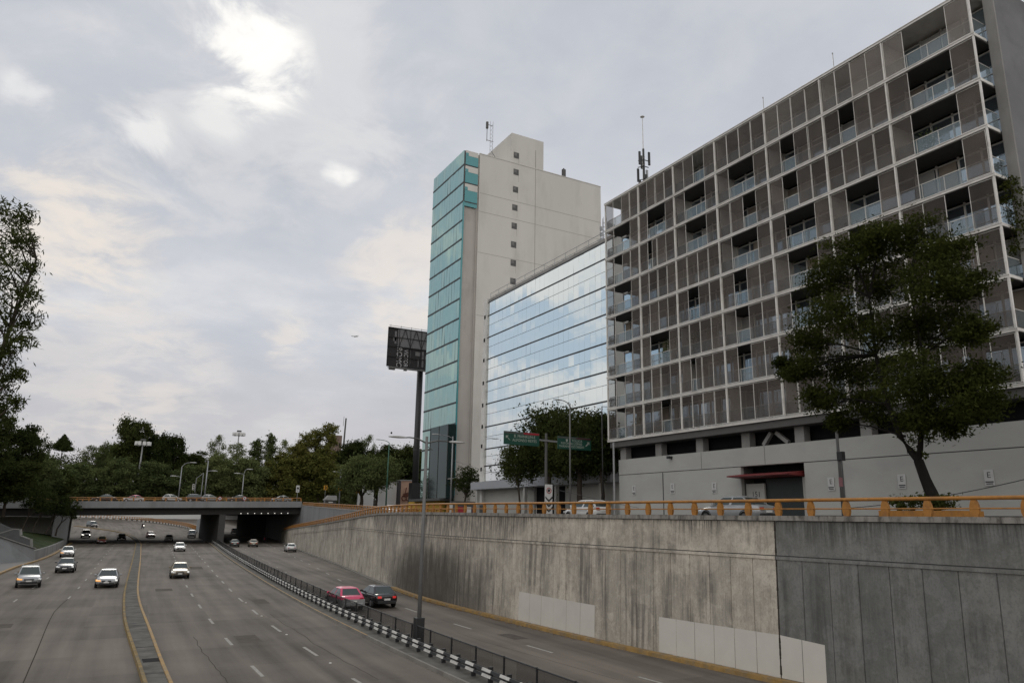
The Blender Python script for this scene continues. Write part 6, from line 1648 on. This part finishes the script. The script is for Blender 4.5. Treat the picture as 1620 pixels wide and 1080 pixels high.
# distant tower block stump behind the trees
p, q = at(527, 690, y=520), at(540, 710, y=520); t = thing('distant_building', 'small brown building top showing between the yellow poplars and the mast', 'building', (p.x, 520, 12))
a = MB(); a.box(p.x, q.x, 520, 532, 12, at(530, 688, y=520).z); a.build('wall', mat('brown_distant_render', (.16, .12, .10), .9), t, world=True)
a = MB()
for k in range(3): a.box(p.x + .8 + k * 1.9, p.x + 1.8 + k * 1.9, 519.9, 520, q.z + 2, q.z + 4)
a.build('window', M['dark'], t, world=True)
# yellow chevron signs and the white sign beyond the ramp
M['yel'] = mat('yellow_sign_enamel', (.48, .24, .02), .5, var=.08)
for i, (px, py, lab) in enumerate(((515, 771, 'yellow road sign left of the kiosk beyond the ramp'), (538, 772, 'yellow road sign with a black chevron by the bent lamp post'), (566, 776, 'yellow road sign left of the gnarled tree trunk'))):
    p = at(px, py, y=166 - i * 3); t = thing('road_sign', lab, 'sign', (p.x, p.y, 8.4), 0, 'yellow road signs beyond the ramp'); h = p.z - 8.4
    a = MB(); a.tube([(0, 0, 0), (0, 0, h + .5)], .05, 6); a.build('post', M['galv'], t)
    a = MB(); a.bevbox(-.42, .42, -.08, -.055, h - .5, h + .5, .01); pl_ = a.build('plate', M['yel'], t)
    a = MB(); a.prism([(-.2, -.086, h + .35), (.05, -.086, h + .35), (.28, -.086, h), (.05, -.086, h - .35), (-.2, -.086, h - .35), (.03, -.086, h)], (0, .005, 0)); a.build('arrow', M['black'], pl_)
p = at(471, 773, y=180); t = thing('road_sign', 'small white sign plate on a post at the right end of the bridge', 'sign', (p.x, 180, 8.5)); h = p.z - 8.5
a = MB(); a.tube([(0, 0, 0), (0, 0, h + .9)], .06, 6); a.build('post', M['galv'], t)
a = MB(); a.bevbox(-.38, .38, -.09, -.065, h - .8, h + .8, .01); pl_ = a.build('plate', M['signw'], t)
a = MB(); a.box(-.22, .22, -.095, -.09, h - .1, h + .4); a.box(-.2, .2, -.095, -.09, h - .5, h - .35); a.build('sign_marks', M['black'], pl_)
for px, lab in ((348, 'round white sign with a red rim on the bridge railing, left one'), (387, 'round white sign with a red rim on the bridge railing, right one')):
    p = at(px, 788, y=BY - .1); t = thing('round_sign', lab, 'sign', p, 0, 'round signs on the bridge railing')
    a = MB(); a.cyl((0, 0, 0), (0, 1, 0), .42, .03, 20); a.build('rim', mat('red_sign_enamel', (.35, .02, .02), .5), t); a = MB(); a.cyl((0, -.02, 0), (0, 1, 0), .32, .03, 20); a.build('face', M['signw'], t); a = MB(); a.box(-.15, .15, -.042, -.036, -.1, .1); a.build('mark', M['black'], t)
p = at(523, 776, y=178); t = thing('kiosk', 'small dark roadside kiosk with a pale sloping roof beyond the ramp', 'kiosk', (p.x, 178, 8.4))
a = MB(); a.box(-1.3, 1.3, -.8, .8, 0, 1.5); a.build('body', M['dark_steel'], t)
a = MB(); a.loft([[(-1.5, -1, 1.51), (1.5, -1, 1.51), (1.5, 1, 1.51), (-1.5, 1, 1.51)], [(-.6, -.6, 2.6), (1.4, -.6, 2.6), (1.4, .6, 2.6), (-.6, .6, 2.6)]]); a.build('roof', M['conc'], t)
a = MB(); a.box(-.5, .5, -.83, -.801, .9, 1.15); a.build('sign_panel', M['signw'], t)
# green direction signs on a post
M['sgreen'] = mat('green_sign_enamel', (.008, .060, .040), .45, var=.1)
M['sletter'] = mat('reflective_sign_letters', (.34, .37, .33), .5, var=.08)
SY = 58.5; sp0 = at(866, 795, y=SY)
t = thing('direction_sign', 'green overhead direction signs on a butterfly post before the mirror building', 'road sign', (sp0.x, SY, 6.4))
l = t.location; L0, L1 = at(797, 681, y=SY) - l, at(853, 706, y=SY) - l; R0, R1 = at(882, 689, y=SY) - l, at(935, 713, y=SY) - l
a = MB(); a.tube([(0, .25, 0), (0, .25, L0.z + .1)], [.16, .12], 10); a.build('post', M['dark_steel'], t)
a = MB(); zc1 = (L0.z + L1.z) / 2; a.beam((L0.x + .3, .12, zc1 + .1), (R1.x - .3, .12, zc1 - .1), .12, .16); a.build('arm', M['galv'], t)
M['sgrey'] = mat('grey_sign_strip', (.07, .075, .07), .5); M['sred'] = mat('red_sign_strip', (.30, .012, .025), .5); M['sdred'] = mat('faded_red_sign_strip', (.06, .02, .025), .5)
def dirsign(A, B, lines, arrow, rm):
    w, h = B.x - A.x, A.z - B.z; cx, cz = (A.x + B.x) / 2, (A.z + B.z) / 2
    a = MB(); a.bevbox(A.x, B.x, -.03, .03, B.z, A.z, .01); pn = a.build('panel', M['sgreen'], t)
    a = MB(); a.box(A.x + .03, A.x + w * .55, -.036, -.031, A.z - h * .17, A.z - .03); a.build('grey_strip', M['sgrey'], pn)
    a = MB(); a.box(A.x + w * .55, B.x - .03, -.036, -.031, A.z - h * .17, A.z - .03); a.build('red_strip', rm, pn)
    ox = cx + (w * .08 if arrow < 0 else -w * .09)
    for k, (s, dx) in enumerate(lines):
        text_mesh('lettering', s, h * (.30 if len(lines) == 2 else .25), M['sletter'], pn, (ox + dx * w, -.034, A.z - h * (.34 + .30 * k if len(lines) == 2 else .31 + .235 * k)), (R_(90), 0, 0), sx=min(1, (w * .74) / (len(s) * h * (.30 if len(lines) == 2 else .25) * .62)), depth=.002)
    ax_ = A.x + w * .11 if arrow < 0 else B.x - w * .11; k = h * .17; s = arrow
    a = MB()
    a.prism([(ax_ - s * k - .05 * h, -.037, cz - k * .9), (ax_ - s * k + .05 * h, -.037, cz - k), (ax_ + s * k * .5 + .05 * h, -.037, cz + k * .5 - .03), (ax_ + s * k * .5 - .05 * h, -.037, cz + k * .5 + .03)], (0, .005, 0))
    a.prism([(ax_ + s * k, -.037, cz + k), (ax_ + s * k, -.037, cz - k * .35), (ax_ - s * k * .35, -.037, cz + k)], (0, .005, 0))
    a.build('arrow', M['sletter'], pn)
    return pn
dirsign(L0, L1, [('B. FRANKLIN-E', 0), ('ALFONSO REYES', 0)], -1, M['sred'])
pn = dirsign(R0, R1, [('TOLUCA', .16), ('REFORMA LOMAS', 0), ('MARIANO ESCOBEDO', 0)], 1, M['sdred'])
a = MB(); w, h = R1.x - R0.x, R0.z - R1.z; sx_, sz_ = R0.x + w * .27, R0.z - h * .31; a.prism([(sx_ - .1 * h, -.036, sz_ + .1 * h), (sx_ + .1 * h, -.036, sz_ + .1 * h), (sx_ + .09 * h, -.036, sz_ - .04 * h), (sx_, -.036, sz_ - .13 * h), (sx_ - .09 * h, -.036, sz_ - .04 * h)], (0, .005, 0)); a.build('route_shield', M['sletter'], pn)
# striped chevron board
p = at(868, 790, y=54); q = at(868, 766, y=54); t = thing('chevron_board', 'tall narrow board with black and white chevrons at the fork of the street', 'sign', (p.x, 54, 6.2)); h = q.z - 6.2
a = MB(); a.bevbox(-.36, .36, -.03, .03, .3, h, .01); a.build('board', M['signw'], t)
a = MB(); z = h - 1.25
while z > .5: a.prism([(-.35, -.036, z + .12), (0, -.036, z - .2), (.35, -.036, z + .12), (.35, -.036, z + .30), (0, -.036, z - .02), (-.35, -.036, z + .30)], (0, .005, 0)); z -= .42
a.build('chevron', M['black'], t)
a = MB(); a.tube([(.22 * math.cos(k * .628), -.035, h - .5 + .22 * math.sin(k * .628)) for k in range(11)], .035, 5); a.build('red_ring', mat('red_ring_paint', (.3, .03, .03), .5), t)
a = MB(); a.ball((0, -.03, h - .5), .13, .01, .13, 12, 6); a.build('dark_disc', M['black'], t)
a = MB(); a.box(-.06, .06, -.02, .06, -.1, .3); a.build('post', M['galv'], t)
# utility pole with a box before the base wall
p = at(1334, 806, x=36.4); q = at(1331, 560, x=36.4); t = thing('utility_pole', 'slim grey utility pole with a black box in front of the white base wall', 'pole', (36.4, p.y, 6.2))
a = MB(); a.tube([(0, 0, 0), (0, 0, q.z - 6.2)], [.10, .06], 9); a.build('pole', M['polegrey'], t, smooth=True)
z = at(1334, 721, x=36.4).z - 6.2; a = MB(); a.bevbox(-.16, .16, -.32, .02, z - .25, z + .25, .02); a.build('junction_box', M['black'], t)
z = at(1333, 762, x=36.4).z - 6.2; a = MB(); a.cyl((0, 0, z), (0, 0, 1), .105, .5, 9); a.build('pink_sticker', mat('faded_pink_sticker', (.22, .10, .11), .8), t)
p = at(972, 790, x=39.6); a = MB(); a.tube([(0, 0, 0), (0, 0, 6.5)], .09, 8); o = a.build('drain_pipe', M['galv']); o.location = (39.6, p.y, 6.4); tag(o, 'vertical grey pipe at the left corner under the apartment block', 'pipe')
p = at(954, 790, x=41); q = at(954, 642, x=41); lamp('thin black lamp post with a short arm beside the apartment corner', (41, p.y, 6.4), q.z, [(.7, .05, q.z - 6.4)], M['black'], .07, .6)
def wire(label, A, B, sag):
    a = MB(); A, B = Vector(A), Vector(B); a.tube([A.lerp(B, i / 14) - Vector((0, 0, sag * 4 * (i / 14) * (1 - i / 14))) for i in range(15)], .02, 5)
    tag(a.build('cable', M['black'], origin=tuple(A)), label, 'cable')
wire('sagging black cable from the tower corner to the white hatchback', at(717, 728, x=44), at(1010, 803, x=36.0), .3)
wire('black cable rising to the right past the big tree trunk', at(1345, 803, x=36.4), at(1700, 738, x=36.4), .25)
a = MB(); a.bevbox(-.3, .3, -.3, .3, 0, 1.6, .03); o = a.build('bollard_post', M['signw']); q = at(712, 790, x=43); o.location = (43, q.y, 6.4); tag(o, 'short white post on the pavement at the foot of the teal tower', 'post')
# little shop front at the foot of the tower
q = at(722, 790, y=TY - 1.5); t = thing('news_stand', 'small dark street stall with red and white panels at the foot of the white tower', 'stall', (q.x + 2, TY - 2, 6.4))
a = MB(); a.box(-2.6, 2.8, -.5, 1.2, 0, 2.6); a.build('body', M['dark_steel'], t)
a = MB(); a.box(-3.4, 3.2, -1.2, 1.3, 6.2, 6.35); a.build('canopy', M['conc'], t)
for k, c_ in ((-1.6, 'sred'), (-.2, 'signw'), (1.2, 'sred')): a = MB(); a.box(k - .6, k + .5, -.56, -.51, .7, 1.7); a.build('panel', M[c_], t)
# airliner far off
p = dirn(561, 532) * 3600; t = thing('airliner', 'tiny airliner flying in the cloudy sky left of the billboard', 'airplane', (p[0], p[1], p[2] + CAM_H)); pm = paint('grey_airliner_paint', (.25, .26, .27))
a = MB(); a.tube([(-16, 0, -1), (-13, 0, 0), (10, 0, .4), (17, 0, 1.6)], [.6, 2, 2, .5], 10); a.build('fuselage', pm, t, smooth=True)
a = MB(); a.prism([(-2, 0, -.8), (4, 0, -.6), (8, 17, .8), (5.5, 17, .8)], (0, 0, .5)); a.prism([(-2, 0, -.8), (4, 0, -.6), (8, -17, .8), (5.5, -17, .8)], (0, 0, .5)); a.build('wing', pm, t)
a = MB(); a.prism([(11, -.25, 1), (16.5, -.25, 1.4), (19, -.25, 7), (16.5, -.25, 7)], (0, .5, 0)); a.prism([(12, -6, 1.4), (15, -6, 1.4), (15, 6, 1.4), (12, 6, 1.4)], (0, 0, .3)); a.build('tail', pm, t)
a = MB(); a.tube([(1, 6, -1.8), (4, 6, -1.6)], 1.1, 8); a.tube([(1, -6, -1.8), (4, -6, -1.6)], 1.1, 8); a.build('engine', pm, t)
